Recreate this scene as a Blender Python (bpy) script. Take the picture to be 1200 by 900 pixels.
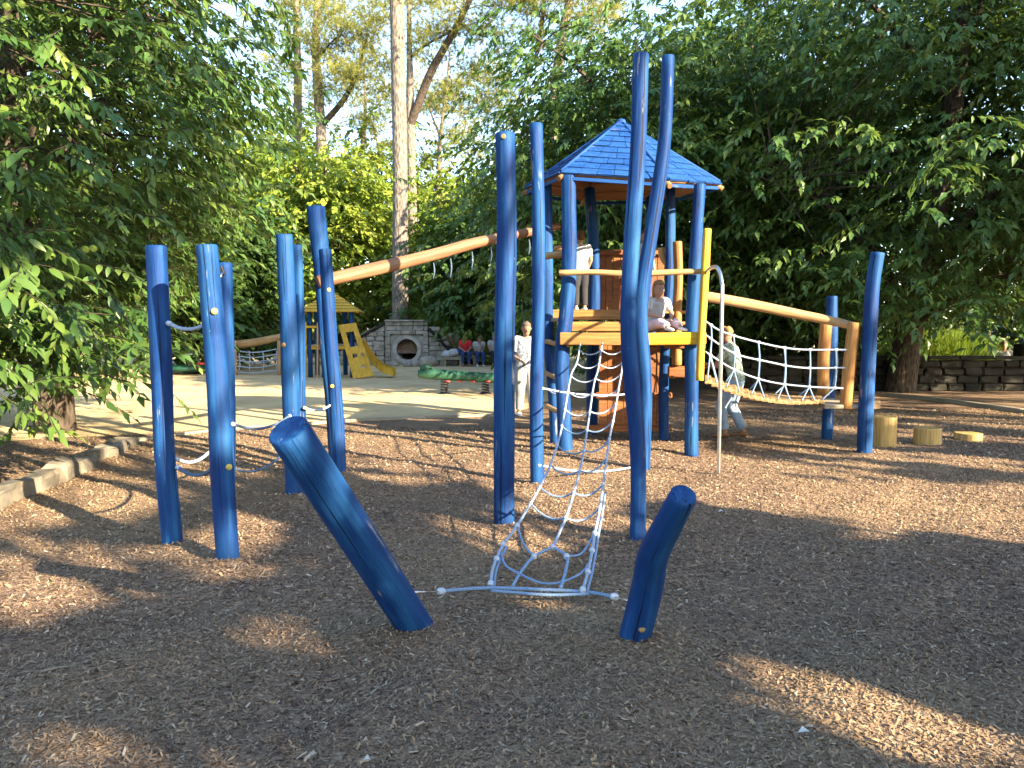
import bpy, math, random
import numpy as np
from mathutils import Vector, Matrix

for o in list(bpy.data.objects): bpy.data.objects.remove(o)
SC = bpy.context.scene
COL = SC.collection
R = math.radians
random.seed(7)

# ------------------------------------------------------------------ camera
CAM_H, F, PITCH = 1.6, 900.0, math.atan(67/900.0)
cam = bpy.data.cameras.new('camera'); cam.lens = 27.0; cam.sensor_width = 36.0
cam.clip_start = 0.05; cam.clip_end = 2000
camo = bpy.data.objects.new('camera', cam); COL.objects.link(camo)
camo.location = (0, 0, CAM_H); camo.rotation_euler = (math.pi/2 - PITCH, 0, 0)
SC.camera = camo
# ------------------------------------------------------------------ light
SUN_AZ, SUN_EL = 50.0, 22.0            # degrees right of straight behind, elevation
SX, SY = math.sin(R(SUN_AZ)), -math.cos(R(SUN_AZ))
TEL = math.tan(R(SUN_EL))
w = bpy.data.worlds.new('World'); SC.world = w; w.use_nodes = True
nt = w.node_tree
sky = nt.nodes.new('ShaderNodeTexSky'); sky.sky_type = 'NISHITA'; sky.sun_disc = False
sky.sun_elevation = R(SUN_EL); sky.sun_rotation = R(180 - SUN_AZ); sky.air_density = 1.0; sky.dust_density = 0.6
sky.ozone_density = 1.5
nt.links.new(sky.outputs[0], nt.nodes['Background'].inputs[0])
nt.nodes['Background'].inputs[1].default_value = 0.12
sun = bpy.data.lights.new('sun', 'SUN'); sun.energy = 5.0; sun.angle = R(0.5); sun.color = (1.0, 0.83, 0.58)
suno = bpy.data.objects.new('sun', sun); COL.objects.link(suno)
suno.location = (20, -16, 14)
suno.rotation_euler = Vector((-SX*math.cos(R(SUN_EL)), -SY*math.cos(R(SUN_EL)), -math.sin(R(SUN_EL)))).to_track_quat('-Z', 'Y').to_euler()
SC.view_settings.view_transform = 'Standard'; SC.view_settings.look = 'None'
SC.view_settings.gamma = 1.0; SC.view_settings.exposure = 2.62
SC.view_settings.use_curve_mapping = False

# ------------------------------------------------------------------ helpers
_f = Vector((0, math.cos(PITCH), -math.sin(PITCH))); _u = Vector((0, math.sin(PITCH), math.cos(PITCH)))
def ray(px, py):
    return Vector((1, 0, 0))*((px-600)/F) + _u*((450-py)/F) + _f
def W(px, py, d):                       # surveyed point: image direction at distance d along the ground
    r = ray(px, py); return Vector((0, 0, CAM_H)) + r*(d/r.y)
def G(px, py, z=0.0):                   # point of the ground seen in that direction
    r = ray(px, py); t = (z-CAM_H)/r.z; return Vector((0, 0, CAM_H)) + r*t

def tag(o, label=None, cat=None, group=None, kind=None):
    if label: o['label'] = label
    if cat: o['category'] = cat
    if group: o['group'] = group
    if kind: o['kind'] = kind
    return o
def empty(name, loc=(0, 0, 0), rz=0.0):
    o = bpy.data.objects.new(name, None); COL.objects.link(o)
    o.location = loc; o.rotation_euler = (0, 0, rz); o.empty_display_size = 0.2
    return o
def put(o, parent):
    if parent is not None:
        o.parent = parent
        if parent.type == 'MESH': return o      # parts are modelled in place, so their own transform is identity
        m = Matrix.LocRotScale(parent.location, parent.rotation_euler, parent.scale)
        p = parent.parent
        while p is not None:
            m = Matrix.LocRotScale(p.location, p.rotation_euler, p.scale) @ m; p = p.parent
        o.matrix_parent_inverse = m.inverted()
    return o

class MB:
    def __init__(s): s.v = []; s.f = []; s.lc = []; s.sm = []
    def add(s, v, f, lc=None, sm=True):
        b = len(s.v); s.v += [tuple(p) for p in v]
        s.lc += [tuple(p) for p in (lc if lc is not None else v)]
        s.f += [tuple(i+b for i in q) for q in f]
        s.sm += (list(sm) if isinstance(sm, (list, tuple)) else [sm]*len(f))
        return s
    def build(s, name, mat, parent=None):
        me = bpy.data.meshes.new(name); me.from_pydata(s.v, [], s.f)
        me.polygons.foreach_set('use_smooth', s.sm)
        a = me.attributes.new('lc', 'FLOAT_VECTOR', 'POINT'); a.data.foreach_set('vector', np.array(s.lc, dtype=np.float32).ravel())
        me.materials.append(mat); me.update()
        o = bpy.data.objects.new(name, me); COL.objects.link(o)
        return put(o, parent)

def catmull(pts, n):
    pts = [Vector(p) for p in pts]
    if len(pts) == 2: return [pts[0].lerp(pts[1], i/(n-1)) for i in range(n)]
    P = [2*pts[0]-pts[1]] + pts + [2*pts[-1]-pts[-2]]
    m = len(pts)-1; out = []
    for i in range(n):
        t = i/(n-1)*m; k = min(int(t), m-1); t -= k
        a, b, c, d = P[k:k+4]
        out.append(0.5*((2*b)+(c-a)*t+(2*a-5*b+4*c-d)*t*t+(3*b-a-3*c+d)*t**3))
    return out
def lerp_list(vals, t):
    m = len(vals)-1; x = t*m; k = min(int(x), m-1); x -= k
    return vals[k]*(1-x)+vals[k+1]*x
def tube(mb, pts, rad, seg=12, n=None, caps=True, lump=0.0, seed=0, bevel=0.0, flat=1.0, ref=None, off=None):
    """swept round bar; rad is a list along the length"""
    if not isinstance(rad, (list, tuple)): rad = [rad, rad]
    if n is None: n = max(2, len(pts)*4) if len(pts) > 2 else 2
    C = catmull(pts, n); rr = [lerp_list(rad, i/(n-1)) for i in range(n)]
    if bevel > 0:
        d0 = (C[1]-C[0]).normalized(); d1 = (C[-1]-C[-2]).normalized()
        C = [C[0], C[0]+d0*bevel] + C[1:-1] + [C[-1]-d1*bevel, C[-1]]
        rr = [rr[0]-bevel, rr[0]] + rr[1:-1] + [rr[-1], rr[-1]-bevel]; n = len(C)
    rnd = random.Random(seed); ph = [rnd.uniform(0, 6.28) for _ in range(8)]
    T = [(C[min(i+1, n-1)]-C[max(i-1, 0)]).normalized() for i in range(n)]
    x = Vector(ref) if ref is not None else (Vector((1, 0, 0)) if abs(T[0].x) < 0.9 else Vector((0, 1, 0)))
    V = []; LC = []; s = 0.0; offs = off if off is not None else rnd.uniform(0, 40)
    for i in range(n):
        if i: s += (C[i]-C[i-1]).length
        if ref is not None: x = Vector(ref)
        x = (x - T[i]*x.dot(T[i])).normalized(); y = T[i].cross(x)
        for k in range(seg):
            a = 2*math.pi*k/seg
            q = 1.0
            if lump: q += lump*(0.5*math.sin(2*a+ph[0]+s*1.1)+0.35*math.sin(3*a+ph[1]-s*1.9)+0.4*math.sin(a+ph[2]+s*3.1)+0.3*math.sin(s*5.3+ph[3])+0.15*math.sin(5*a+ph[4]))
            r = rr[i]*q
            V.append(C[i]+x*(math.cos(a)*r)+y*(math.sin(a)*r*flat))
            LC.append((math.cos(a)*rr[i]+offs, math.sin(a)*rr[i]+offs*0.7, s+offs))
    Fc = []; sm = []
    for i in range(n-1):
        for k in range(seg):
            k2 = (k+1) % seg
            Fc.append((i*seg+k, i*seg+k2, (i+1)*seg+k2, (i+1)*seg+k)); sm.append(True)
    if caps:
        Fc.append(tuple(range(seg-1, -1, -1))); sm.append(False)
        Fc.append(tuple((n-1)*seg+k for k in range(seg))); sm.append(False)
    return mb.add(V, Fc, LC, sm)
def box(mb, c, size, rot=None, bev=0.0, jit=0.0, rnd=random, off=None):
    """bevelled box: centre, full size, rotation matrix"""
    hx, hy, hz = [q/2 for q in size]; b = min(bev, hx*.9, hy*.9, hz*.9)
    M = rot if rot is not None else Matrix.Identity(3)
    c = Vector(c); o = off if off is not None else rnd.uniform(0, 50)
    V = []; LC = []
    def P(x, y, z):
        q = Vector((x+rnd.uniform(-jit, jit), y+rnd.uniform(-jit, jit), z+rnd.uniform(-jit, jit)))
        V.append(c+M@q); LC.append((q.y+o, q.z+o*.6, q.x+o)); return len(V)-1
    if b <= 0:
        ids = [P(sx*hx, sy*hy, sz*hz) for sz in (-1, 1) for sx, sy in ((-1, -1), (1, -1), (1, 1), (-1, 1))]
        Fc = [(3, 2, 1, 0), (4, 5, 6, 7), (0, 1, 5, 4), (1, 2, 6, 5), (2, 3, 7, 6), (3, 0, 4, 7)]
        return mb.add(V, Fc, LC, False)
    # corner triplets
    idx = {}
    for sx in (-1, 1):
        for sy in (-1, 1):
            for sz in (-1, 1):
                idx[sx, sy, sz] = (P(sx*hx, sy*(hy-b), sz*(hz-b)), P(sx*(hx-b), sy*hy, sz*(hz-b)), P(sx*(hx-b), sy*(hy-b), sz*hz))
    Fc = []
    for s in (-1, 1):
        q = [(s, -1, -1), (s, 1, -1), (s, 1, 1), (s, -1, 1)]; f = [idx[k][0] for k in q]; Fc.append(tuple(f if s > 0 else f[::-1]))
        q = [(-1, s, -1), (-1, s, 1), (1, s, 1), (1, s, -1)]; f = [idx[k][1] for k in q]; Fc.append(tuple(f if s > 0 else f[::-1]))
        q = [(-1, -1, s), (1, -1, s), (1, 1, s), (-1, 1, s)]; f = [idx[k][2] for k in q]; Fc.append(tuple(f if s > 0 else f[::-1]))
    for a in (-1, 1):
        for d in (-1, 1):
            Fc.append((idx[-1, a, d][1], idx[1, a, d][1], idx[1, a, d][2], idx[-1, a, d][2]) if a*d < 0 else (idx[-1, a, d][2], idx[1, a, d][2], idx[1, a, d][1], idx[-1, a, d][1]))
            Fc.append((idx[a, -1, d][0], idx[a, 1, d][0], idx[a, 1, d][2], idx[a, -1, d][2]) if a*d > 0 else (idx[a, -1, d][2], idx[a, 1, d][2], idx[a, 1, d][0], idx[a, -1, d][0]))
            Fc.append((idx[a, d, -1][0], idx[a, d, 1][0], idx[a, d, 1][1], idx[a, d, -1][1]) if a*d < 0 else (idx[a, d, -1][1], idx[a, d, 1][1], idx[a, d, 1][0], idx[a, d, -1][0]))
            for e in (-1, 1):
                t = idx[a, d, e]; Fc.append(t if a*d*e > 0 else t[::-1])
    return mb.add(V, Fc, LC, False)
def bar_rot(p0, p1, up=(0, 0, 1)):
    x = (Vector(p1)-Vector(p0)).normalized(); y = Vector(up).cross(x).normalized(); z = x.cross(y)
    return Matrix((x, y, z)).transposed()
def plank(mb, p0, p1, wy, hz, up=(0, 0, 1), bev=0.006, jit=0.0, off=None):
    p0 = Vector(p0); p1 = Vector(p1)
    return box(mb, (p0+p1)/2, ((p1-p0).length, wy, hz), bar_rot(p0, p1, up), bev, jit, off=off)

def np_mesh(name, V, faces, mat, parent=None, rnd=None, smooth=False, extra=None):
    """V (n,3), faces (m,k) all the same size"""
    V = np.asarray(V, dtype=np.float32); faces = np.asarray(faces, dtype=np.int32); m, k = faces.shape
    me = bpy.data.meshes.new(name)
    me.vertices.add(len(V)); me.vertices.foreach_set('co', V.ravel())
    me.loops.add(m*k); me.loops.foreach_set('vertex_index', faces.ravel())
    me.polygons.add(m); me.polygons.foreach_set('loop_start', np.arange(0, m*k, k, dtype=np.int32))
    me.polygons.foreach_set('loop_total', np.full(m, k, dtype=np.int32))
    if smooth: me.polygons.foreach_set('use_smooth', np.ones(m, dtype=bool))
    if rnd is not None:
        a = me.attributes.new('rnd', 'FLOAT', 'POINT'); a.data.foreach_set('value', np.asarray(rnd, dtype=np.float32))
    me.materials.append(mat); me.update(calc_edges=True)
    o = bpy.data.objects.new(name, me); COL.objects.link(o)
    return put(o, parent)

# ------------------------------------------------------------------ materials
class NT:
    def __init__(s, name):
        s.m = bpy.data.materials.new(name); s.m.use_nodes = True; s.t = s.m.node_tree; s.t.nodes.clear()
        s.out = s.n('ShaderNodeOutputMaterial')
    def n(s, typ, **kw):
        q = s.t.nodes.new(typ)
        for k, v in kw.items(): setattr(q, k, v)
        return q
    def link(s, a, b): s.t.links.new(a, b)
    def val(s, sock, v):
        if isinstance(v, bpy.types.NodeSocket): s.link(v, sock)
        else: sock.default_value = v
    def coord(s, scale=(1, 1, 1), src='lc'):
        if src == 'lc': c = s.n('ShaderNodeAttribute', attribute_name='lc').outputs['Vector']
        elif src == 'obj': c = s.n('ShaderNodeTexCoord').outputs['Object']
        else: c = s.n('ShaderNodeNewGeometry').outputs['Position']
        mp = s.n('ShaderNodeMapping'); mp.inputs['Scale'].default_value = scale; s.link(c, mp.inputs[0]); return mp.outputs[0]
    def noise(s, vec, scale=1.0, detail=4.0, rough=0.55, dist=0.0):
        q = s.n('ShaderNodeTexNoise'); s.link(vec, q.inputs['Vector']); q.inputs['Scale'].default_value = scale
        q.inputs['Detail'].default_value = detail; q.inputs['Roughness'].default_value = rough; q.inputs['Distortion'].default_value = dist
        return q.outputs[0]
    def ramp(s, fac, stops):
        q = s.n('ShaderNodeValToRGB'); s.link(fac, q.inputs[0]); e = q.color_ramp.elements
        while len(e) < len(stops): e.new(0.5)
        for i, (p, c) in enumerate(stops):
            e[i].position = p; e[i].color = tuple(c)+(1,) if len(c) == 3 else c
        return q.outputs[0]
    def mix(s, fac, a, b, mode='MIX'):
        q = s.n('ShaderNodeMix', data_type='RGBA', blend_type=mode)
        s.val(q.inputs[0], fac)
        for sock, v in ((q.inputs[6], a), (q.inputs[7], b)):
            s.val(sock, v if isinstance(v, bpy.types.NodeSocket) else tuple(v)+(1,))
        return q.outputs[2]
    def math(s, op, a, b=0.0):
        q = s.n('ShaderNodeMath', operation=op); s.val(q.inputs[0], a); s.val(q.inputs[1], b); return q.outputs[0]
    def bump(s, h, strength=0.5, dist=0.01, prev=None):
        q = s.n('ShaderNodeBump'); q.inputs['Strength'].default_value = strength; q.inputs['Distance'].default_value = dist
        s.link(h, q.inputs['Height'])
        if prev is not None: s.link(prev, q.inputs['Normal'])
        return q.outputs[0]
    def surf(s, col, rough=0.6, normal=None, spec=0.35, metal=0.0):
        p = s.n('ShaderNodeBsdfPrincipled')
        s.val(p.inputs['Base Color'], col if isinstance(col, bpy.types.NodeSocket) else tuple(col)+(1,))
        s.val(p.inputs['Roughness'], rough); p.inputs['Specular IOR Level'].default_value = spec; p.inputs['Metallic'].default_value = metal
        if normal is not None: s.link(normal, p.inputs['Normal'])
        s.link(p.outputs[0], s.out.inputs[0]); return p

def painted_log(name, dark, mid, light, rough=0.42, crack=0.5):
    t = NT(name); v = t.coord((9, 9, 0.8)); g = t.noise(v, 1.6, 6, .6)
    c = t.ramp(g, [(.30, dark), (.52, mid), (.74, light)])
    big = t.noise(t.coord((2, 2, 1.1)), 1.3, 3); c = t.mix(t.ramp(big, [(.42, (0, 0, 0)), (.72, (.55, .55, .55))]), c, light)
    k = t.noise(t.coord((46, 46, .55)), 1.0, 3, .5); km = t.ramp(k, [(.345, (1, 1, 1)), (.372, (0, 0, 0))])
    c = t.mix(t.math('MULTIPLY', km, crack), c, tuple(q*.18 for q in dark))
    sc = t.noise(t.coord((60, 60, 22)), 1.0, 3, .6); sm = t.ramp(sc, [(.73, (0, 0, 0)), (.76, (1, 1, 1))])
    c = t.mix(t.math('MULTIPLY', sm, .5), c, (.30, .33, .36))
    wn_ = t.math('MULTIPLY', t.noise(t.coord((30, 30, 3.2)), 1.0, 5, .65), t.noise(t.coord((3, 3, 1.4)), 1.0, 3)); wm = t.ramp(wn_, [(.375, (0, 0, 0)), (.40, (1, 1, 1))]); c = t.mix(t.math('MULTIPLY', wm, .45), c, (.26, .25, .22))
    fine = t.noise(t.coord((110, 110, 6)), 1.0, 4)
    b = t.bump(g, .5, .02); b = t.bump(fine, .35, .004, b); b = t.bump(t.math('SUBTRACT', 1.0, km), .6, .004, b)
    t.surf(c, t.math('ADD', t.math('MULTIPLY', g, .25), rough-.1), b, .18); return t.m
def wood(name, dark, mid, light, rough=0.6, sc=1.0):
    t = NT(name); g = t.noise(t.coord((16*sc, 16*sc, 1.1*sc)), 1.5, 7, .62, .4)
    c = t.ramp(g, [(.28, dark), (.5, mid), (.72, light)])
    k = t.noise(t.coord((60, 60, 1.2)), 1.0, 3); km = t.ramp(k, [(.33, (1, 1, 1)), (.38, (0, 0, 0))])
    c = t.mix(t.math('MULTIPLY', km, .55), c, tuple(q*.3 for q in dark))
    big = t.noise(t.coord((3, 3, 1.5)), 1.0, 3); c = t.mix(t.ramp(big, [(.4, (0, 0, 0)), (.75, (.4, .4, .4))]), c, dark)
    b = t.bump(g, .45, .012); b = t.bump(t.noise(t.coord((140, 140, 9)), 1, 3), .3, .003, b)
    t.surf(c, rough, b, .3); return t.m
def leafmat(name, dark, mid, light, trans=0.35, spec=0.4, rough=0.45, tcol=(.16, .22, .03)):
    t = NT(name); a = t.n('ShaderNodeAttribute', attribute_name='rnd').outputs['Fac']
    big = t.noise(t.coord((1, 1, 1), 'pos'), .55, 2)
    a2 = t.math('ADD', t.math('MULTIPLY', a, .75), t.math('MULTIPLY', big, .3))
    c = t.ramp(a2, [(.12, dark), (.5, mid), (.92, light)])
    p = t.surf(c, rough, None, spec)
    tr = t.n('ShaderNodeBsdfTranslucent'); t.link(t.mix(.5, c, tcol), tr.inputs[0])
    mx = t.n('ShaderNodeMixShader'); mx.inputs[0].default_value = trans
    t.link(p.outputs[0], mx.inputs[1]); t.link(tr.outputs[0], mx.inputs[2]); t.link(mx.outputs[0], t.out.inputs[0]); return t.m
def plain(name, col, rough=0.6, var=0.25, sc=8.0, spec=.35, metal=0.0, bump=.15, src='lc'):
    t = NT(name); g = t.noise(t.coord((1, 1, 1), src), sc, 5)
    c = t.mix(t.ramp(g, [(.3, (0, 0, 0)), (.7, (1, 1, 1))]), tuple(q*(1-var) for q in col), tuple(min(1, q*(1+var)) for q in col))
    f = t.noise(t.coord((1, 1, 1), src), sc*9, 4)
    t.surf(c, rough, t.bump(f, bump, .004), spec, metal); return t.m

M = {}
M['blue'] = painted_log('blue_paint', (.0015, .015, .072), (.003, .031, .130), (.014, .085, .215), .6, .85)
M['blue_roof'] = painted_log('roof_blue_paint', (.004, .031, .135), (.007, .048, .185), (.018, .082, .25), .65, .5)
M['yellow'] = painted_log('yellow_paint', (.32, .175, .014), (.45, .27, .022), (.55, .36, .05), .45, .5)
M['orange_wood'] = wood('oiled_larch', (.15, .065, .018), (.27, .13, .035), (.39, .215, .07))
M['log'] = wood('barked_log', (.20, .115, .045), (.35, .22, .10), (.46, .32, .17))
M['log_red'] = wood('reddish_log', (.11, .048, .024), (.19, .09, .045), (.28, .165, .085))
M['brown_board'] = wood('stained_board', (.10, .032, .010), (.19, .065, .018), (.28, .11, .03), .55)
M['under'] = wood('roof_underside_board', (.13, .06, .02), (.24, .12, .045), (.33, .18, .07))
M['stump'] = wood('stump_wood', (.22, .13, .045), (.42, .27, .085), (.52, .36, .14))
M['grey_wood'] = wood('weathered_timber', (.14, .115, .08), (.26, .22, .16), (.36, .31, .23), .8)
M['steel'] = plain('brushed_steel', (.62, .60, .57), .28, .1, 20, .5, 1.0, .05)
M['ferrule'] = plain('grey_plastic_clamp', (.40, .43, .48), .45, .1, 30)
M['bolt'] = plain('yellow_bolt_cap', (.42, .34, .08), .4, .15, 30)
M['bolt_brass'] = plain('dull_bolt_cap', (.20, .13, .05), .5, .3, 40)
def ropemat(name, a, b):
    t = NT(name); v = t.n('ShaderNodeAttribute', attribute_name='lc').outputs['Vector']
    g = t.noise(t.coord((120, 120, 70)), 1.0, 3)
    wv = t.n('ShaderNodeTexWave'); wv.bands_direction = 'DIAGONAL'; t.link(t.coord((60, 60, 40)), wv.inputs[0]); wv.inputs['Scale'].default_value = .8
    c = t.mix(g, a, b); t.surf(c, .8, t.bump(wv.outputs[0], .6, .004), .2); return t.m
M['rope'] = ropemat('blue_rope', (.09, .17, .31), (.26, .35, .47))
M['rope_white'] = ropemat('pale_rope', (.17, .23, .33), (.40, .45, .52))
M['rope_dark'] = ropemat('dark_rope', (.03, .05, .09), (.12, .17, .25))
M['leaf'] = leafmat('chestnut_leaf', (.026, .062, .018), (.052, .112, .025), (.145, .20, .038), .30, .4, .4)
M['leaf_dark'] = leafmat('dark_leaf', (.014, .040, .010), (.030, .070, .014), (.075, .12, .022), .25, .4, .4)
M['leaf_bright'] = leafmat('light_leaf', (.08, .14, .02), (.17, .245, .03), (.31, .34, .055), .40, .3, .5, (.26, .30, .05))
M['needle'] = leafmat('pine_needle', (.09, .115, .025), (.19, .20, .04), (.34, .31, .08), .35, .25, .55, (.30, .30, .08))
M['grass'] = leafmat('grass_blade', (.06, .12, .012), (.13, .21, .02), (.22, .29, .04), .4, .3, .5, (.28, .36, .04))
def barkmat(name, dark, light, sc=1.0):
    t = NT(name); v = t.coord((7*sc, 7*sc, 2.2*sc)); q = t.n('ShaderNodeTexVoronoi'); t.link(v, q.inputs[0]); q.inputs['Scale'].default_value = 1.6
    n = t.noise(v, 2.5, 6, .65); h = t.math('ADD', t.math('MULTIPLY', q.outputs[0], .8), t.math('MULTIPLY', n, .6))
    c = t.ramp(h, [(.3, dark), (.9, light)]); t.surf(c, .9, t.bump(h, .9, .05), .15); return t.m
M['bark'] = barkmat('bark', (.022, .017, .013), (.075, .058, .044), 1.5)
M['pine_bark'] = barkmat('pine_bark', (.06, .05, .042), (.19, .16, .13), 1.0)
M['stone'] = plain('stone', (.27, .245, .20), .9, .4, 3, .2, 0, .8, 'pos')
M['stone_shade'] = plain('shade_darkened_stone', (.026, .024, .019), .95, .5, 3, .2, 0, .8, 'pos')  # near-black tone puts the wall's deep shade into the colour
M['kerb'] = plain('pale_kerb_stone', (.15, .13, .10), .9, .5, 5, .2, 0, .8, 'pos')
M['concrete'] = plain('concrete', (.33, .31, .27), .9, .25, 5, .2, 0, .5, 'pos')
M['black'] = plain('black_rubber', (.02, .02, .022), .5, .2)
M['green'] = plain('green_paint', (.012, .06, .035), .55, .3, 6)
M['red'] = plain('red_paint', (.42, .05, .03), .5, .2)
M['white'] = plain('white_paint', (.7, .7, .68), .5, .1)

# ground materials
def mulchmat():
    t = NT('bark_mulch'); p = t.coord((1, 1, 1), 'pos')
    q = t.n('ShaderNodeTexVoronoi'); q.inputs['Scale'].default_value = 46; q.inputs['Randomness'].default_value = 1
    wn = t.n('ShaderNodeVectorMath', operation='ADD'); t.link(p, wn.inputs[0])
    nn = t.n('ShaderNodeTexNoise'); nn.inputs['Scale'].default_value = 30; t.link(p, nn.inputs['Vector'])
    sc = t.n('ShaderNodeVectorMath', operation='SCALE'); t.link(nn.outputs[1], sc.inputs[0]); sc.inputs['Scale'].default_value = .03
    t.link(sc.outputs[0], wn.inputs[1]); t.link(wn.outputs[0], q.inputs['Vector'])
    c = t.ramp(t.math('ADD', t.n('ShaderNodeSeparateColor').outputs[0], 0) if False else q.outputs['Color'], [(0, (.06, .040, .030)), (.45, (.165, .105, .072)), (.8, (.28, .185, .12)), (1, (.40, .29, .19))])
    big = t.noise(p, .35, 5, .6); c = t.mix(t.ramp(big, [(.40, (0, 0, 0)), (.66, (.6, .6, .6))]), c, (.31, .215, .12))
    med = t.noise(p, 2.2, 5, .6); c = t.mix(t.ramp(med, [(.45, (0, 0, 0)), (.75, (.45, .45, .45))]), c, (.095, .072, .055))
    f = t.noise(p, 130, 4)
    b = t.bump(med, .6, .05); b = t.bump(q.outputs['Distance'], .9, .02, b); b = t.bump(f, .6, .006, b)
    t.surf(c, .9, b, .15); return t.m
def sandmat():
    t = NT('sandy_ground'); p = t.coord((1, 1, 1), 'pos')
    a = t.noise(p, .8, 6, .6); c = t.ramp(a, [(.3, (.42, .30, .155)), (.6, (.58, .44, .245))])
    s = t.noise(p, 26, 5, .7); c = t.mix(t.ramp(s, [(.5, (0, 0, 0)), (.8, (.6, .6, .6))]), c, (.14, .10, .06))
    t.surf(c, .95, t.bump(s, .6, .02), .1); return t.m
def chipmat():
    t = NT('wood_chip'); a = t.n('ShaderNodeAttribute', attribute_name='rnd').outputs['Fac']
    c = t.ramp(a, [(0, (.050, .034, .026)), (.4, (.15, .095, .064)), (.75, (.27, .178, .108)), (.93, (.40, .285, .18)), (1, (.52, .45, .35))])
    g = t.noise(t.coord((1, 1, 1), 'pos'), 90, 3); c = t.mix(.35, c, t.ramp(g, [(.3, (.07, .05, .035)), (.7, (.3, .21, .135))]))
    big = t.noise(t.coord((1, 1, 1), 'pos'), .35, 5, .6); c = t.mix(t.ramp(big, [(.40, (0, 0, 0)), (.66, (.45, .45, .45))]), c, (.33, .23, .13))
    t.surf(c, .85, None, .2); return t.m
M['mulch'] = mulchmat(); M['sand'] = sandmat(); M['chip'] = chipmat()

# ================================================================== GROUND
rg = np.random.default_rng(3)
HEAPS = [(G(a, b).x, G(a, b).y, h, r) for a, b, h, r in ((203, 646, .03, .2), (268, 668, .035, .2), (345, 584, .03, .22), (398, 556, .03, .22), (591, 618, .03, .22), (747, 636, .03, .2), (490, 742, .035, .26), (743, 750, .04, .24), (630, 566, .03, .22), (350, 830, -.03, .5), (900, 700, -.03, .7), (620, 800, -.025, .4), (150, 780, .03, .5), (1050, 820, .03, .5))]
def gz(x, y):
    x = np.asarray(x, dtype=float); y = np.asarray(y, dtype=float)
    fade = np.clip((13.5-np.hypot(x, y))/4.0, 0, 1)
    z = 0.0*x
    for hx, hy, hh, hr in HEAPS: z = z+hh*np.exp(-((x-hx)**2+(y-hy)**2)/hr**2)
    return z+fade*(.020*np.sin(1.3*x+.7*y)+.015*np.sin(2.1*y-1.1*x+1)+.010*np.sin(3.7*x+2.9*y)+.006*np.sin(7.1*x-5.3*y+2))-.0*x
def ground():
    n = 260
    a = np.linspace(-1, 1, n); xs = 14*a+286*np.sign(a)*np.abs(a)**7
    b = np.linspace(0, 1, n); ys = np.concatenate([np.linspace(-150, -2, 12), -1.9+20*b[1:]+380*b[1:]**8])
    X, Y = np.meshgrid(xs, ys); Z = gz(X, Y)
    V = np.stack([X, Y, Z], -1).reshape(-1, 3); h, wd = X.shape
    i = np.arange(h*wd).reshape(h, wd)
    Fq = np.stack([i[:-1, :-1], i[:-1, 1:], i[1:, 1:], i[1:, :-1]], -1).reshape(-1, 4)
    o = np_mesh('ground', V, Fq, M['mulch'], smooth=True); tag(o, kind='structure')
ground()
# sandy clearing
sp = [G(-420, 545), G(100, 512), G(300, 499), G(400, 494.5), G(500, 490), G(590, 487), G(625, 476), G(660, 462), G(760, 440), G(800, 425)]
sp = [(p.x, p.y) for p in sp] + [(9, 46), (-40, 46)]
sp2 = []
for k in range(len(sp)):
    a, b = Vector(sp[k]), Vector(sp[(k+1) % len(sp)]); m = max(1, int((b-a).length/.5)) if k < 8 else 4
    for j in range(m):
        q = a.lerp(b, j/m); sp2.append((q.x+random.uniform(-.12, .12), q.y+random.uniform(-.12, .12), .007))
mb = MB(); mb.add(sp2, [tuple(range(len(sp2)))], None, False); tag(mb.build('sand', M['sand']), kind='structure')

def chips(n, d0, d1, lmin, lmax, wr, xw=.74, zl=.012, tilt=.45, seed=1, name='wood_chips', lo=0.0, hi=1.0):
    r = np.random.default_rng(seed)
    d = np.sqrt(r.uniform(d0*d0, d1*d1, n)); x = r.uniform(-xw, xw, n)*d
    P = np.stack([x, d, gz(x, d)+r.uniform(.001, zl, n)], -1)
    yaw = r.uniform(0, 6.283, n); tl = r.normal(0, tilt, n); rl = r.normal(0, tilt, n)
    L = lmin+(lmax-lmin)*r.random(n)**2; Wd = L*wr*r.uniform(.5, 1.4, n)
    A = np.stack([np.cos(yaw)*np.cos(tl), np.sin(yaw)*np.cos(tl), np.sin(tl)], -1)
    B = np.stack([-np.sin(yaw)*np.cos(rl), np.cos(yaw)*np.cos(rl), np.sin(rl)], -1)
    q = []
    for sa, sb in ((-1, -.6), (.8, -1), (1, .7), (-.75, 1)):
        q.append(P+A*(sa*L/2*r.uniform(.75, 1.1, n))[:, None]+B*(sb*Wd/2*r.uniform(.6, 1.1, n))[:, None])
    V = np.stack(q, 1).reshape(-1, 3); V[:, 2] = np.maximum(V[:, 2], gz(V[:, 0], V[:, 1])-.004)
    return V, np.arange(n*4).reshape(n, 4), np.repeat(lo+(hi-lo)*r.random(n), 4)
Vs, Fs, Rs = [], [], []; base = 0
for args in ((105000, 1.5, 4.2, .006, .036, .34, .74, .010, .40, 1), (140000, 4.2, 8.5, .010, .042, .36, .74, .011, .40, 2), (85000, 8.5, 15, .018, .06, .4, .74, .012, .4, 3),
             (6000, 1.5, 6, .03, .13, .028, .74, .016, .12, 4), (3500, 1.5, 6.5, .03, .065, .32, .74, .014, .25, 5)):
    v, f, q = chips(*args)
    if args[9] == 4: q = q*.5+.5
    if args[9] >= 2 and args[9] < 4:
        c = v.reshape(-1, 4, 3).mean(1); sand = (c[:, 0] < 1.2) & (c[:, 1] > 12.2+.0*c[:, 0]+np.clip(-c[:, 0]-3, 0, 9)*-.25)
        f = f[~sand]
    Vs.append(v); Fs.append(f+base); Rs.append(q); base += len(v)
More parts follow.
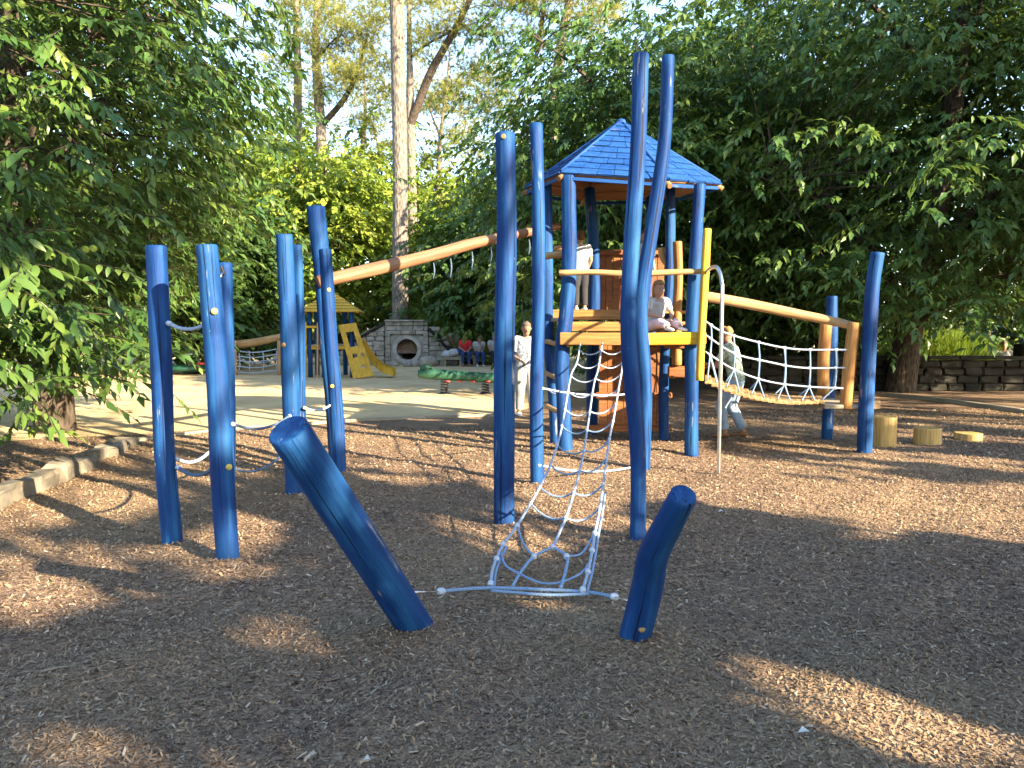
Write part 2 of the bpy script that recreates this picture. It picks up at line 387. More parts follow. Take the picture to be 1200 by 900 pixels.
tag(np_mesh('wood_chips', np.concatenate(Vs), np.concatenate(Fs), M['chip'], rnd=np.concatenate(Rs)), 'brown wood chips and needles strewn over the play area', 'wood chips', kind='stuff')

# ================================================================== FOLIAGE TOOLS
T4v = np.array([(0, 0, 0), (.42, 0, -.015), (1, 0, -.24), (.42, .205, .05), (.42, -.205, .05)]); T4f = np.array([(0, 4, 1), (0, 1, 3), (1, 4, 2), (1, 2, 3)])
T2v = np.array([(0, 0, 0), (.5, .29, .03), (1, 0, -.15), (.5, -.29, .03)]); T2f = np.array([(0, 3, 2), (0, 2, 1)])
TNv = np.array([(0, .03, 0), (0, -.03, 0), (1, 0, .05)]); TNf = np.array([(0, 1, 2)])
def leaf_arrays(P, D, U, S, tv, tf, rnd):
    D = D/np.linalg.norm(D, axis=1, keepdims=True); Sd = np.cross(U, D); Sd /= np.linalg.norm(Sd, axis=1, keepdims=True)+1e-9; Up = np.cross(D, Sd)
    S = S[:, None, None]
    V = P[:, None]+S*(tv[None, :, 0:1]*D[:, None]+tv[None, :, 1:2]*Sd[:, None]+tv[None, :, 2:3]*Up[:, None])
    n, k = len(P), len(tv)
    return V.reshape(-1, 3), (np.arange(n)[:, None, None]*k+tf[None]).reshape(-1, 3), np.repeat(rnd, k)
def pads_in(rng, n, c, rad, shell=.55, squash=None, keep=None):
    out = []
    while len(out) < n:
        u = rng.normal(size=3); u /= np.linalg.norm(u); rr = (shell+(1-shell)*rng.random())
        p = np.array(c)+u*np.array(rad)*rr
        if keep is not None and not keep(p): continue
        out.append(p)
    return np.array(out)
def sprays(rng, pads, axis, nspray, nleaf, pr=(.75, .75, .28), length=.65, size=.19, droop=.4, drop_keep=None):
    """leafy twigs grouped in flattened pads; returns leaf P, D, U, S, rnd, twig lines"""
    np_, ns = len(pads), nspray
    c = np.repeat(pads, ns, 0); m = len(c)
    base = c+rng.normal(size=(m, 3))*np.array(pr)
    outd = c[:, :2]-np.array(axis)[None, :2]; ang = np.arctan2(outd[:, 1], outd[:, 0])+rng.normal(0, .9, m)
    pit = rng.normal(-.12, .28, m)
    d = np.stack([np.cos(ang)*np.cos(pit), np.sin(ang)*np.cos(pit), np.sin(pit)], -1)
    ln = length*rng.uniform(.6, 1.3, m); tone = np.repeat(rng.random(np_), ns)*.45+rng.random(m)*.3
    P = []; D = []; U = []; S = []; Q = []
    for k in range(nleaf):
        t = (k+1)/nleaf; side = 1 if k % 2 else -1
        sv = np.stack([-d[:, 1], d[:, 0], np.zeros(m)], -1)
        p = base+d*(ln*t)[:, None]; p[:, 2] -= .22*ln*t*t
        spread = (.95-.75*t)*side
        dd = d*.75+sv*spread+rng.normal(0, .22, (m, 3)); dd[:, 2] -= droop*rng.uniform(.3, 1.5, m)
        P.append(p); D.append(dd); uu = np.stack([rng.normal(0, .35, m), rng.normal(0, .35, m), np.ones(m)], -1); U.append(uu)
        S.append(size*rng.uniform(.6, 1.2, m)); Q.append(np.clip(tone+rng.random(m)*.3, 0, 1))
    return [np.concatenate(z) for z in (P, D, U, S, Q)]+[(base, base+d*ln[:, None]-np.array([0, 0, 1])*(.2*ln)[:, None])]
def limbs(mb, rng, base, top, r0, r1, pads, nl=9, wob=.15, seg=10, kids=1.0, zlow=.3):
    """tapered trunk, limbs to pad groups and branches to pads"""
    base = Vector(base); top = Vector(top); H = (top-base)
    pts = [base-Vector((0, 0, .15)), base+H*.02]+[base+H*t+Vector((rng.normal(0, wob), rng.normal(0, wob), 0)) for t in (.25, .5, .75)]+[top]
    tube(mb, pts, [r0*1.45, r0*1.15, r0, r0*.85, r0*.6, r1], seg, 22, True, .06, int(rng.integers(1e6)))
    C = catmull(pts, 40)
    if len(pads) == 0: return
    ends = [pads[int(rng.integers(len(pads)))]]
    while len(ends) < min(nl, len(pads)):
        dist = np.min([np.linalg.norm(pads-e, axis=1) for e in ends], 0); ends.append(pads[int(np.argmax(dist))])
    L = []
    for e in ends:
        e = Vector(e); t = min(.97, max(zlow, (e.z-base.z-(.3*(e-top).xy.length))/max(H.z, .1)*.85)); s = C[int(t*39)]
        mid = s.lerp(e, .5)+Vector((0, 0, .12*(e-s).length)); q = catmull([s, mid, e], 9)
        tube(mb, [s, mid, e], [r0*.42*(1-.5*t), r0*.22, .012], 6, 9, False, .05, 1); L.append(q)
    ax = np.array(L[0][0])
    for p in pads:
        if rng.random() > kids: continue
        p = Vector(p); best = min((((q-p).length, q) for l in L for q in l[2:8]), key=lambda z: z[0])[1]
        if (best-p).length > .35:
            tube(mb, [best, best.lerp(p, .5)+Vector((0, 0, .08)), p], [.022, .015, .006], 4, 4, False)
def tree(name, label, base, c, rad, npad, nspray, nleaf, leaf, r0=.18, H=None, tv='4', size=.19, length=.65, seed=0, shell=.5, keep=None, pr=(.8, .8, .28),
         leafkeep=None, group=None, bark='bark', nl=9, kids=.8, droop=.4, cat='tree', extra=None, zlow=.3):
    rng = np.random.default_rng(seed); root = empty(name, base); tag(root, label, cat, group)
    pads = pads_in(rng, npad, c, rad, shell, keep=keep)
    if extra is not None: pads = np.concatenate([pads, np.array(extra)])
    mb = MB(); top = Vector((c[0], c[1], (H if H else c[2]+rad[2]*.6)))
    limbs(mb, rng, base, top, r0, .03, pads, nl, .12, 10, kids, zlow)
    mb.build('trunk', M[bark], root)
    P, D, U, S, Q, tw = sprays(rng, pads, c, nspray, nleaf, pr, length, size, droop)
    if leafkeep is not None:
        k = leafkeep(P+D/np.linalg.norm(D, axis=1, keepdims=True)*S[:, None]*.5); P, D, U, S, Q = P[k], D[k], U[k], S[k], Q[k]
    k = P[:, 2] > .12; P, D, U, S, Q = P[k], D[k], U[k], S[k], Q[k]
    t = (T4v, T4f) if tv == '4' else (T2v, T2f)
    return root, (P, D, U, S, Q), t, leaf, tw
def finish(tr):
    root, (P, D, U, S, Q), t, leaf, tw = tr
    V, Fc, q = leaf_arrays(P, D, U, S, t[0], t[1], Q)
    return tag(np_mesh('crown', V, Fc, M[leaf], root, rnd=q), kind='stuff')

def gap_keep(P):  # drops leaves that would keep the sun off the grass mound
    gx = P[:, 0]-SX*P[:, 2]/TEL; gy = P[:, 1]-SY*P[:, 2]/TEL
    return ((gx-9.7)/2.6)**2+((gy-23.8)/1.9)**2 > 1
# ================================================================== TREES IN VIEW
def inpoly(x, y, poly):
    c = np.zeros(len(x), bool); n = len(poly)
    for i in range(n):
        x0, y0 = poly[i]; x1, y1 = poly[(i+1) % n]
        if y0 == y1: continue
        k = ((y0 > y) != (y1 > y)) & (x < (x1-x0)*(y-y0)/(y1-y0)+x0); c ^= k
    return c
# near chestnut on the left, low branches reaching towards the play area
ex = [(x*1.10-.38, y*1.10, 1.72+(z-1.6)*1.1) for x, y, z in ((-4.1, 6.5, 1.35), (-4.3, 6.7, 1.5), (-4.0, 6.9, 1.75), (-4.3, 6.2, 1.9), (-4.0, 7.0, 1.45), (-4.7, 7.3, 1.4), (-4.1, 7.3, 2.2), (-4.0, 6.3, 2.3),
      (-4.4, 5.9, 2.6), (-4.6, 6.4, 3.2), (-4.0, 6.8, 2.9), (-4.2, 6.1, 1.55), (-4.3, 7.9, 1.25), (-4.4, 7.6, 1.45), (-4.6, 6.6, 1.45), (-4.5, 7.0, 1.3), (-4.1, 6.0, 2.1), (-3.9, 5.9, 2.9), (-4.3, 6.3, 1.3), (-4.5, 6.4, 1.75), (-4.2, 6.6, 1.5), (-4.6, 6.0, 2.2), (-4.4, 6.9, 1.3))]
t1 = tree('chestnut_tree', 'leafy chestnut tree with spiky burs and low branches beside the stone edging', G(66, 506), (-7.3, 11.2, 4.6), (4.3, 4.9, 4.1), 330, 17, 14, 'leaf',
          .24, 8, '4', .170, .60, 11, .5, lambda p: p[2] > 1.35 and (p[0]/p[1] < -.385-.085*max(0, 3.2-p[2])+.035*max(0, p[2]-4.2)), (.55, .6, .24), extra=ex, kids=1.0)
root, (P, D, U, S, Q), _t, _l, tw = t1
dist = np.sqrt((P**2).sum(1)-2*1.6*P[:, 2]+1.6**2)
vis = (np.abs(P[:, 0]/P[:, 1]) < .70) & ((P[:, 2]-1.6)/P[:, 1] < .45)
order = np.argsort(np.where(vis, dist, 1e9))[:290]
# detailed leaf blade shared by the nearest leaves
lv = []; lf = []; prof = [(0, .012), (.10, .085), (.28, .165), (.5, .19), (.72, .14), (.88, .07), (1.0, .006)]
for i, (x, h) in enumerate(prof):
    z = -.20*x*x; lv += [(x, -h, z+.28*h), (x, 0, z), (x, h, z+.28*h)]
    if i: b = i*3; lf += [(b-3, b-2, b+1, b), (b-2, b-1, b+2, b+1)]
lme = bpy.data.meshes.new('leaf'); lme.from_pydata(lv, [], lf); lme.materials.append(M['leaf'])
lme2 = lme.copy(); lme3 = lme.copy()
for me_, q_ in ((lme, .35), (lme2, .62), (lme3, .85)):
    a_ = me_.attributes.new('rnd', 'FLOAT', 'POINT'); a_.data.foreach_set('value', np.full(len(lv), q_, np.float32))
    me_.polygons.foreach_set('use_smooth', [True]*len(lf))
for i in order:
    d = Vector(D[i]).normalized(); s = Vector(U[i]).cross(d).normalized(); u = d.cross(s)
    o = bpy.data.objects.new('leaf', (lme, lme2, lme3)[0 if Q[i] < .5 else 1 if Q[i] < .8 else 2]); COL.objects.link(o); z = float(S[i])*1.0
    o.matrix_world = Matrix(((d.x*z, s.x*z, u.x*z, P[i, 0]), (d.y*z, s.y*z, u.y*z, P[i, 1]), (d.z*z, s.z*z, u.z*z, P[i, 2]), (0, 0, 0, 1)))
    put(o, root)
km = np.ones(len(P), bool); km[order] = False
finish((root, (P[km], D[km], U[km], S[km], Q[km]), _t, _l, tw))
mb = MB()
near = np.linalg.norm(tw[0]-np.array([0, 0, 1.6]), axis=1) < 13
for a, b in zip(tw[0][near], tw[1][near]): tube(mb, [a, (a+b)/2+np.array([0, 0, .05]), b], [.006, .003], 3, 3, False)
mb.build('twigs', M['bark'], root)
def bur_mesh():
    mb = MB(); r = np.random.default_rng(5)
    for k in range(150):
        i = k+.5; ph = math.acos(1-2*i/150); th = math.pi*(1+5**.5)*i
        d = Vector((math.cos(th)*math.sin(ph), math.sin(th)*math.sin(ph), math.cos(ph))); s = d.orthogonal().normalized()*.006; s2 = d.cross(s)
        mb.add([d*.022+s, d*.022-s*.5+s2*.9, d*.022-s*.5-s2*.9, d*random.uniform(.038, .046)], [(0, 1, 3), (1, 2, 3), (2, 0, 3)], None, False)
    tube(mb, [(0, 0, -.03), (0, 0, -.02), (0, 0, 0), (0, 0, .02), (0, 0, .03)], [.004, .022, .029, .022, .004], 8, 9, True)
    return mb
bur = bur_mesh().build('chestnut_bur', plain('bur_spines', (.12, .17, .03), .7, .3, 40), root)
bpts = [W(130, 212, 8.2), W(192, 207, 8.6), W(142, 220, 8.3), W(100, 292, 6.9), (W(109, 291, 7.0)), W(282, 220, 9.6), W(270, 222, 9.5), W(161, 349, 7.6), W(155, 57, 8), W(25, 5, 6.6), W(8, 8, 6.7), W(243, 255, 9.2), W(60, 300, 6.6), W(215, 262, 8.8)]
for k, p in enumerate(bpts):
    o = bur if k == 0 else bur.copy()
    if k: COL.objects.link(o)
    o.scale = (.82,)*3; o.location = p; put(o, root)

# right hand chestnuts
KR = dict(tv='4', pr=(1.0, 1.0, .26))
finish(tree('chestnut_tree', 'broad dark chestnut tree standing in front of the low stone wall', G(1055, 459), (9.6, 16.6, 5.9), (6.6, 4.8, 5.2), 420, 15, 12, 'leaf', .3, 10, '4', .20, .75, 21, .45,
     lambda p: p[2] > 2.0 and p[0]/p[1] > .245, (.9, .9, .26), kids=.6, zlow=.34, extra=[(7.4, 13.6, 2.0), (8.2, 13.9, 2.2), (6.9, 14.4, 2.0), (7.9, 14.8, 2.1), (9.2, 15.2, 2.5), (8.6, 16.4, 2.2), (7.0, 15.0, 1.9), (7.6, 15.8, 1.9)]))
finish(tree('chestnut_tree', 'chestnut tree with drooping leaves rising behind the blue roofed tower', (3.6, 19.6, 0), (2.9, 18.6, 5.1), (4.1, 3.0, 4.4), 290, 14, 12, 'leaf', .24, 8.4, '4', .20, .7, 22, .45,
     lambda p: p[2] > .9 and p[0]/p[1] > -.035+.010*max(0, p[2]-4.5), (.75, .75, .28), kids=.6))
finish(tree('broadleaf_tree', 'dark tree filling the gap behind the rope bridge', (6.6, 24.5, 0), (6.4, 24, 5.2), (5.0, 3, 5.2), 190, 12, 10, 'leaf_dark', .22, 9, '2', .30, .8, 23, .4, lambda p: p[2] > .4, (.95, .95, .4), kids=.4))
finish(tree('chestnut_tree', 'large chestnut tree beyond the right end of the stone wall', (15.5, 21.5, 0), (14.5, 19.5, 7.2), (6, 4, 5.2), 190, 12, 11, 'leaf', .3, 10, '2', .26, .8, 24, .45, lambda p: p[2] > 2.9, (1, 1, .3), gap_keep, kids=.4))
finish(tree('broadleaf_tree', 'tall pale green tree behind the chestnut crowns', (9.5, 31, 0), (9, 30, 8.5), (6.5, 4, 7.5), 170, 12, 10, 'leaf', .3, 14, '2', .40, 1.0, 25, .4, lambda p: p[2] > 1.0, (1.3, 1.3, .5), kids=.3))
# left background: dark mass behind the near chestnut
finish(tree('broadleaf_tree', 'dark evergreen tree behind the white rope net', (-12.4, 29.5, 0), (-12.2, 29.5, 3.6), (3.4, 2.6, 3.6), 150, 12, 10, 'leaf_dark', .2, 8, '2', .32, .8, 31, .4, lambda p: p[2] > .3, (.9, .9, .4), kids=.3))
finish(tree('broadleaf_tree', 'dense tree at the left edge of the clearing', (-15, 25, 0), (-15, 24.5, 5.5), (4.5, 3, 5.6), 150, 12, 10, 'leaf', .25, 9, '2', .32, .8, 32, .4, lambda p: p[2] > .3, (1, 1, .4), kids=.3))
# sunny trees in the middle distance
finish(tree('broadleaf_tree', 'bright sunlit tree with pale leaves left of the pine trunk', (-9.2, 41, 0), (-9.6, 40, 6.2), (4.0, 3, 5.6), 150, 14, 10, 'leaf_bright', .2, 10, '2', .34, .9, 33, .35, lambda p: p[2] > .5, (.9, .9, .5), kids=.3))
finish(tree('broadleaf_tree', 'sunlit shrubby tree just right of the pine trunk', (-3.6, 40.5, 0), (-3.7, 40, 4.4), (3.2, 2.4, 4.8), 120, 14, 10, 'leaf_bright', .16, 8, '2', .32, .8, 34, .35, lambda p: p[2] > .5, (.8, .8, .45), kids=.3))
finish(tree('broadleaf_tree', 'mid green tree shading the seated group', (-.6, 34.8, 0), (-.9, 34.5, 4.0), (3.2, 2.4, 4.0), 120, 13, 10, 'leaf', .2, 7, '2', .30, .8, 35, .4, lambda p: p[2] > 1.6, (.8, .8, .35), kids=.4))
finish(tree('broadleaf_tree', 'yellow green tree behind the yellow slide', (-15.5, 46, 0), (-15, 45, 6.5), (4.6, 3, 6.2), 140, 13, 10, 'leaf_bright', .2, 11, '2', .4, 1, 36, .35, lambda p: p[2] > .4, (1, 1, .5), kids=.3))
for lab_, x_, y_, z_, r_, sd_ in (('tall airy sunlit tree left of the pines', -19, 58, 11, (6, 4, 8), 91), ('tall airy sunlit tree behind the thick pine trunk', -10, 60, 10.5, (6, 4, 7.5), 92), ('tall airy sunlit tree behind the forked pine', -3.5, 57, 8.0, (4.0, 4, 6.0), 93), ('tall airy sunlit tree behind the tower chestnut', 3.5, 60, 11.5, (5, 4, 7.5), 94)):
    finish(tree('broadleaf_tree', lab_, (x_, y_, 0), (x_, y_, z_), r_, 120, 13, 9, 'leaf_bright', .22, z_+4, '2', .44, 1.1, sd_, .3, lambda p: p[2] > 1, (1.0, 1.0, .5), kids=.5))
# a far wood closes the view
rng = np.random.default_rng(77)
pads = np.stack([rng.uniform(-70, 75, 620), rng.uniform(56, 72, 620), rng.uniform(.3, 9.5, 620)**1.0], -1)
pads[:, 2] *= np.where(np.abs(pads[:, 0]+4) < 13, .62, 1.3)
P, D, U, S, Q, tw = sprays(rng, pads, (0, 140, 0), 12, 8, (1.6, 1.2, .9), 1.3, .62, .4)
V, Fc, q = leaf_arrays(P, D, U, S, T2v, T2f, Q); tag(np_mesh('far_wood', V, Fc, M['leaf_bright'], rnd=q), 'far wood of mixed green trees closing the view', 'wood', kind='stuff')

def hedge(name, label, x0, x1, y0, y1, z1, n, leaf, size, seed, cat='hedge'):
    rng = np.random.default_rng(seed); pads = np.stack([rng.uniform(x0, x1, n), rng.uniform(y0, y1, n), rng.uniform(.1, z1, n)], -1)
    P, D, U, S, Q, tw = sprays(rng, pads, ((x0+x1)/2, y1+60, 0), 12, 9, (.8, .6, .4), .8, size, .4); k = P[:, 2] > .03
    V, Fc, q = leaf_arrays(P[k], D[k], U[k], S[k], T2v, T2f, Q[k]); tag(np_mesh(name, V, Fc, M[leaf], rnd=q), label, cat, kind='stuff')
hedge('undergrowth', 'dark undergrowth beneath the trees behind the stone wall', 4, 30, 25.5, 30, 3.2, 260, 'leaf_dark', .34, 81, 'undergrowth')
hedge('undergrowth', 'green undergrowth along the back of the sandy clearing', -40, 6, 46, 51, 3.4, 420, 'leaf', .45, 82, 'undergrowth')
# pines
def pine(label, pts, rad, limbs_, tufts, seed, name='pine_tree', group='tall pines behind the clearing'):
    rng = np.random.default_rng(seed); b = Vector(pts[0]); root = empty(name, (b.x, b.y, b.z)); tag(root, label, 'pine tree', group)
    mb = MB(); tube(mb, pts, rad, 14, 26, True, .05, seed); mb.build('trunk', M['pine_bark'], root)
    cent = []
    for lp, lr in limbs_:
        mb = MB(); tube(mb, lp, lr, 8, 14, False, .06, seed+1); C = catmull(lp, 14)
        for k in range(7):
            s = C[int(rng.integers(5, 14))]; e = s+Vector((rng.normal(0, 1.3), rng.normal(0, 1), rng.normal(.5, .7)))
            tube(mb, [s, s.lerp(e, .5)+Vector((0, 0, .2)), e], [.035, .02, .008], 4, 5, False); cent.append(np.array(e))
        mb.build('limb', M['bark'], root)  # limbs take the dark bark, backlit shade put into the colour
    cent = np.array(cent+[np.array(t) for t in tufts]); n = 46; c = np.repeat(cent, n, 0)+rng.normal(size=(len(cent)*n, 3))*np.array([.55, .5, .24]); m = 13
    P = np.repeat(c, m, 0); D = rng.normal(size=P.shape); D[:, 2] += .7; U = rng.normal(size=P.shape)
    V, Fc, q = leaf_arrays(P, D, U, rng.uniform(.16, .32, len(P)), TNv*np.array([1, 2.0, 1]), TNf, np.repeat(np.clip(np.repeat(rng.random(len(cent)), n)*.6+rng.random(len(c))*.4, 0, 1), m))
    tag(np_mesh('needles', V, Fc, M['needle'], root, rnd=q), kind='stuff'); return root
def cloud(rng, n, px0, px1, py0, py1, d0, d1):
    return [W(rng.uniform(px0, px1), rng.uniform(py0, py1), rng.uniform(d0, d1)) for _ in range(n)]
rp = np.random.default_rng(9)
b = W(469, 372, 34)
pine('thick straight pine trunk rising behind the stone tunnel', [(b.x, b.y, 0), b, W(469, 200, 34), W(466, 60, 34), W(464, -60, 34), W(463, -200, 34)], [.42, .37, .33, .31, .29, .22],
     [([W(464, -120, 34), W(430, -150, 33.5), W(380, -140, 33)], [.14, .08, .03]), ([W(464, -100, 34), W(510, -140, 33.5), W(560, -110, 33)], [.14, .08, .03])], cloud(rp, 22, 390, 540, -120, 0, 31, 37), 41)
b = G(482, 399, 0)
pine('leaning forked pine with a limb bending right, coloured dark as backlit', [(W(484, 330, 46).x, 46, 0), W(484, 300, 46), W(482, 200, 46), W(481, 150, 46), W(480, 60, 46.2), W(478, -60, 46.5)], [.34, .30, .28, .26, .17, .1],
     [([W(480, 148, 46), W(505, 85, 45.5), W(530, 40, 45), W(556, -10, 44.5)], [.25, .24, .2, .14]), ([W(483, 66, 46), W(500, 52, 46), W(528, 38, 45.5)], [.1, .08, .04]),
      ([W(540, 28, 45), W(560, 40, 45), W(572, 44, 45)], [.08, .06, .03])], cloud(rp, 34, 490, 610, 20, 140, 43, 50)+cloud(rp, 14, 480, 560, -30, 10, 43, 50)+cloud(rp, 12, 560, 600, 90, 150, 44, 50), 42)
b = W(350, 150, 52)
pine('slim pine with a short pale trunk at the far left', [(b.x, 52, 0), W(349, 200, 52), W(349, 90, 52), W(347, 20, 52), W(345, -50, 52)], [.32, .3, .27, .22, .12],
     [([W(348, 60, 52), W(335, 30, 51), W(322, 15, 50)], [.12, .08, .03])], cloud(rp, 40, 315, 392, -20, 120, 48, 56), 43)
b = W(376, 150, 50)
pine('pine with bent side limb left of the thick trunk', [(b.x, 50, 0), W(378, 200, 50), W(373, 110, 50), W(370, 60, 50), W(372, 0, 50), W(370, -60, 50)], [.36, .34, .31, .28, .2, .1],
     [([W(374, 150, 50), W(402, 118, 49.5), W(416, 90, 49), W(430, 45, 49)], [.2, .18, .13, .06]), ([W(372, 70, 50), W(388, 50, 49), W(400, 40, 48.5)], [.08, .06, .03])], cloud(rp, 62, 370, 465, -30, 120, 46, 54), 44)
b = W(662, 40, 44)
pine('pine with a pale leaning stem above the chestnut crown', [(W(640, 300, 44).x, 44, 0), W(648, 150, 44), W(660, 40, 44), W(668, 0, 44), W(676, -60, 44)], [.36, .33, .28, .25, .16],
     [([W(662, 30, 44), W(640, 18, 43.5), W(618, 0, 43)], [.1, .08, .04]), ([W(628, 60, 45), W(636, 20, 45), W(640, -30, 45)], [.14, .12, .08])], cloud(rp, 46, 590, 720, -30, 60, 41, 48), 45)
b = W(500, 100, 60)
pine('distant slender pine between the forked pine and chestnuts', [(W(512, 300, 58).x, 58, 0), W(514, 200, 58), W(520, 130, 58), W(528, 60, 58)], [.2, .18, .14, .06],
     [([W(516, 160, 58), W(508, 140, 58), W(500, 120, 58)], [.1, .07, .03])], cloud(rp, 44, 480, 570, 60, 200, 55, 64), 46)
pine('distant thin pine among the sunlit leaves', [(W(425, 300, 62).x, 62, 0), W(424, 200, 62), W(428, 130, 62), W(426, 60, 62)], [.2, .18, .14, .06],
     [([W(426, 150, 62), W(436, 130, 62), W(446, 120, 61)], [.1, .07, .03])], cloud(rp, 44, 390, 458, 70, 200, 57, 66), 47)

# ================================================================== UNSEEN SHADE TREES AROUND THE VIEWER, CROWNS CUT TO SHAPE THE SUN PATCHES
LIT = [[(0, 640), (110, 640), (142, 665), (100, 700), (0, 706)], [(258, 748), (310, 738), (372, 748), (335, 775), (300, 800)], [(170, 915), (220, 872), (290, 876), (320, 920)],
       [(800, 790), (900, 762), (1100, 790), (1260, 850), (1260, 900), (1050, 885), (900, 838)], [(740, 560), (800, 555), (1260, 600), (1260, 640), (1000, 613), (820, 590)],
       [(620, 748), (680, 742), (700, 765), (640, 775)], [(90, 705), (185, 708), (185, 716), (90, 714)], [(200, 655), (260, 610), (330, 600), (300, 640), (240, 668)],
       [(470, 600), (700, 585), (760, 630), (700, 660), (480, 650)]]
LIT6 = [(-900, 600), (0, 608), (140, 612), (230, 590), (300, 552), (420, 530), (560, 560), (640, 600), (760, 590), (800, 556), (1260, 590), (1260, 480), (1000, 470), (700, 420), (300, 395), (-900, 395)]
def gp(poly): return [(G(x, y).x, G(x, y).y) for x, y in poly]
LITG = [gp(p) for p in LIT]; LIT6G = gp(LIT6)
def shade_keep(P):  # drops leaves whose shadow would fall inside the sunlit outlines
    rr = np.random.default_rng(12); n = len(P)
    gx = P[:, 0]-SX*P[:, 2]/TEL; gy = P[:, 1]-SY*P[:, 2]/TEL
    k = np.ones(n, bool)
    for i, poly in enumerate(LITG):
        for dx, dy in ((0, 0), (.17, 0), (-.17, 0), (0, .17), (0, -.17)):
            k &= ~inpoly(gx+dx+rr.normal(0, .2 if i == 3 else .16 if i == 4 else .07, n), gy+dy+rr.normal(0, .2 if i == 3 else .16 if i == 4 else .07, n), poly) | (i == 8)*(rr.random(n) < .5)
    far = (inpoly(gx, gy, LIT6G) | inpoly(gx+rr.normal(0, .12, n), gy+.25+rr.normal(0, .12, n)+.12*np.sin(gx*4.1), LIT6G)) & ~((gx < -7.2-.1*gy) & (np.sin(gx*1.3+gy*.6)+np.sin(gy*1.7-gx*.5) > -.35))
    # openings cut through all the crowns to dapple the ground with sun
    hole = np.sin(gx*2.3+1.7*np.sin(gy*1.9+.4))*np.sin(gy*3.1+1.3*np.sin(gx*1.4))
    return k & ~(far & (rr.random(n) < np.where((gx > 2.6) & (gy > 7.9), np.where(np.sin((gx*.643+gy*.766)*3.4+1.2*np.sin(gx*.9+gy*.4)) > -.15, .25, .96), 1.0))) & ((hole < .62))
for i, (lab, x, y, zc, rad, n) in enumerate([
        ('broad shade tree behind the viewer on the right', 9.5, -5.5, 5.0, (5.0, 4.6, 3.4), 150),
        ('unseen shade tree set farther back behind the viewer', 4.5, -9.0, 5.4, (4.5, 4.2, 3.6), 110),
        ('unseen shade tree set farthest back on the right', 14.5, -10.5, 7.6, (5.5, 5, 4.2), 130),
        ('low crowned shade tree right of the viewer', 8.0, -1.2, 3.4, (3.6, 2.4, 2.0), 80),
        ('tall thin crowned shade tree added behind the viewer', 11.0, -4.5, 11.2, (4.2, 4.2, 3.2), 90),
        ('low spreading shade tree added right of the stepping stumps', 15.0, 2.6, 4.8, (3.4, 2.8, 2.2), 90)]):
    finish(tree('shade_tree', lab, (x, y, 0), (x, y, zc), rad, n, 12, 10, 'leaf', .22, zc+rad[2]*.6, '2', .34, .8, 60+i, .15, lambda p: p[2] > 1.2, (.8, .8, .4), shade_keep, 'shade trees outside the picture', kids=.3))
SANDG = gp([(200, 452), (620, 456), (620, 505), (200, 512)])
def sand_keep(P):  # drops leaves that would keep the sun off sand and grass mound
    gx = P[:, 0]-SX*P[:, 2]/TEL; gy = P[:, 1]-SY*P[:, 2]/TEL; return ~inpoly(gx, gy, SANDG) & gap_keep(P)
for i, (lab, x, y, zc, rad, n) in enumerate([
        ('tall shade tree at the right of the play area', 17.5, 6.0, 10.5, (4.4, 4.2, 4.2), 52),
        ('second tall shade tree at the right of the play area', 23.0, 1.5, 12.0, (5, 5, 5.0), 55),
        ('third tall shade tree far to the right', 24.5, 9.5, 11.0, (5, 5, 5.5), 75)]):
    finish(tree('shade_tree', lab, (x, y, 0), (x, y, zc), rad, n, 12, 10, 'leaf', .25, zc+rad[2]*.6, '2', .40, .9, 70+i, .2, lambda p: p[2] > 3, (1, 1, .4), sand_keep, 'shade trees outside the picture', kids=.3))

# ================================================================== BLUE CLIMBING POLES
SEED = [100]
def pole(label, px, diam, d0, d1=None, group='blue climbing poles', bolts=(), top=1.0, z0=True, bol='bolt', name='climbing_pole'):
    """px: image survey points from the foot up; d0, d1 distance at foot and head"""
    d1 = d0 if d1 is None else d1; n = len(px)
    wr = random.Random(int(px[0][0]*7)); pts = [W(x, y, d0+(d1-d0)*i/(n-1))+Vector((wr.uniform(-.012, .012), wr.uniform(-.02, .02), 0))*(0 < i < n-1) for i, (x, y) in enumerate(px)]
    ft = pts[0].copy(); dn = (pts[0]-pts[1]).normalized()
    pts[0] = pts[0]+dn*((pts[0].z+.12)/max(.2, -dn.z))
    root = empty(name, (ft.x, ft.y, 0)); tag(root, label, 'pole', group)
    SEED[0] += 1; mb = MB()
    diam *= .93; tube(mb, pts, [diam/2, diam/2*.99, diam/2*.95*top], 32, 40, True, .062, SEED[0], .007)
    body = mb.build('post', M['blue'], root)
    for bx, by in bolts:
        k = min(range(n-1), key=lambda i: abs((px[i][1]+px[i+1][1])/2-by)); t = (by-px[k][1])/(px[k+1][1]-px[k][1])
        c = W(bx, by, (d0+(d1-d0)*(k+t)/(n-1))); cx = W(px[k][0]+(px[k+1][0]-px[k][0])*t, by, c.y)
        dx = c.x-cx.x; r = diam/2*.97; dy = -math.sqrt(max(1e-4, r*r-min(dx*dx, r*r*.8)))
        nrm = Vector((dx, dy, 0)).normalized(); p = Vector((cx.x, cx.y, c.z))+nrm*(r-.006)
        mb = MB(); tube(mb, [p, p+nrm*.012, p+nrm*.019], [.022, .022, .014], 12, 5, True); mb.build('bolt_cap', M[bol], body)
    return root, pts
pole('split blue pole nearest the stone edging, bolted low down', [(203, 646), (195, 540), (190, 430), (183, 288)], .158, 5.46, bolts=[(189, 542)])
pole('stout blue pole with two yellow bolt caps', [(268, 668), (262, 560), (253, 450), (242, 287)], .156, 5.02, bolts=[(255, 365), (271, 546)])
pole('short blue pole half hidden behind the one with two bolt caps', [(266, 612), (267, 500), (266, 400), (264, 308)], .128, 6.25)
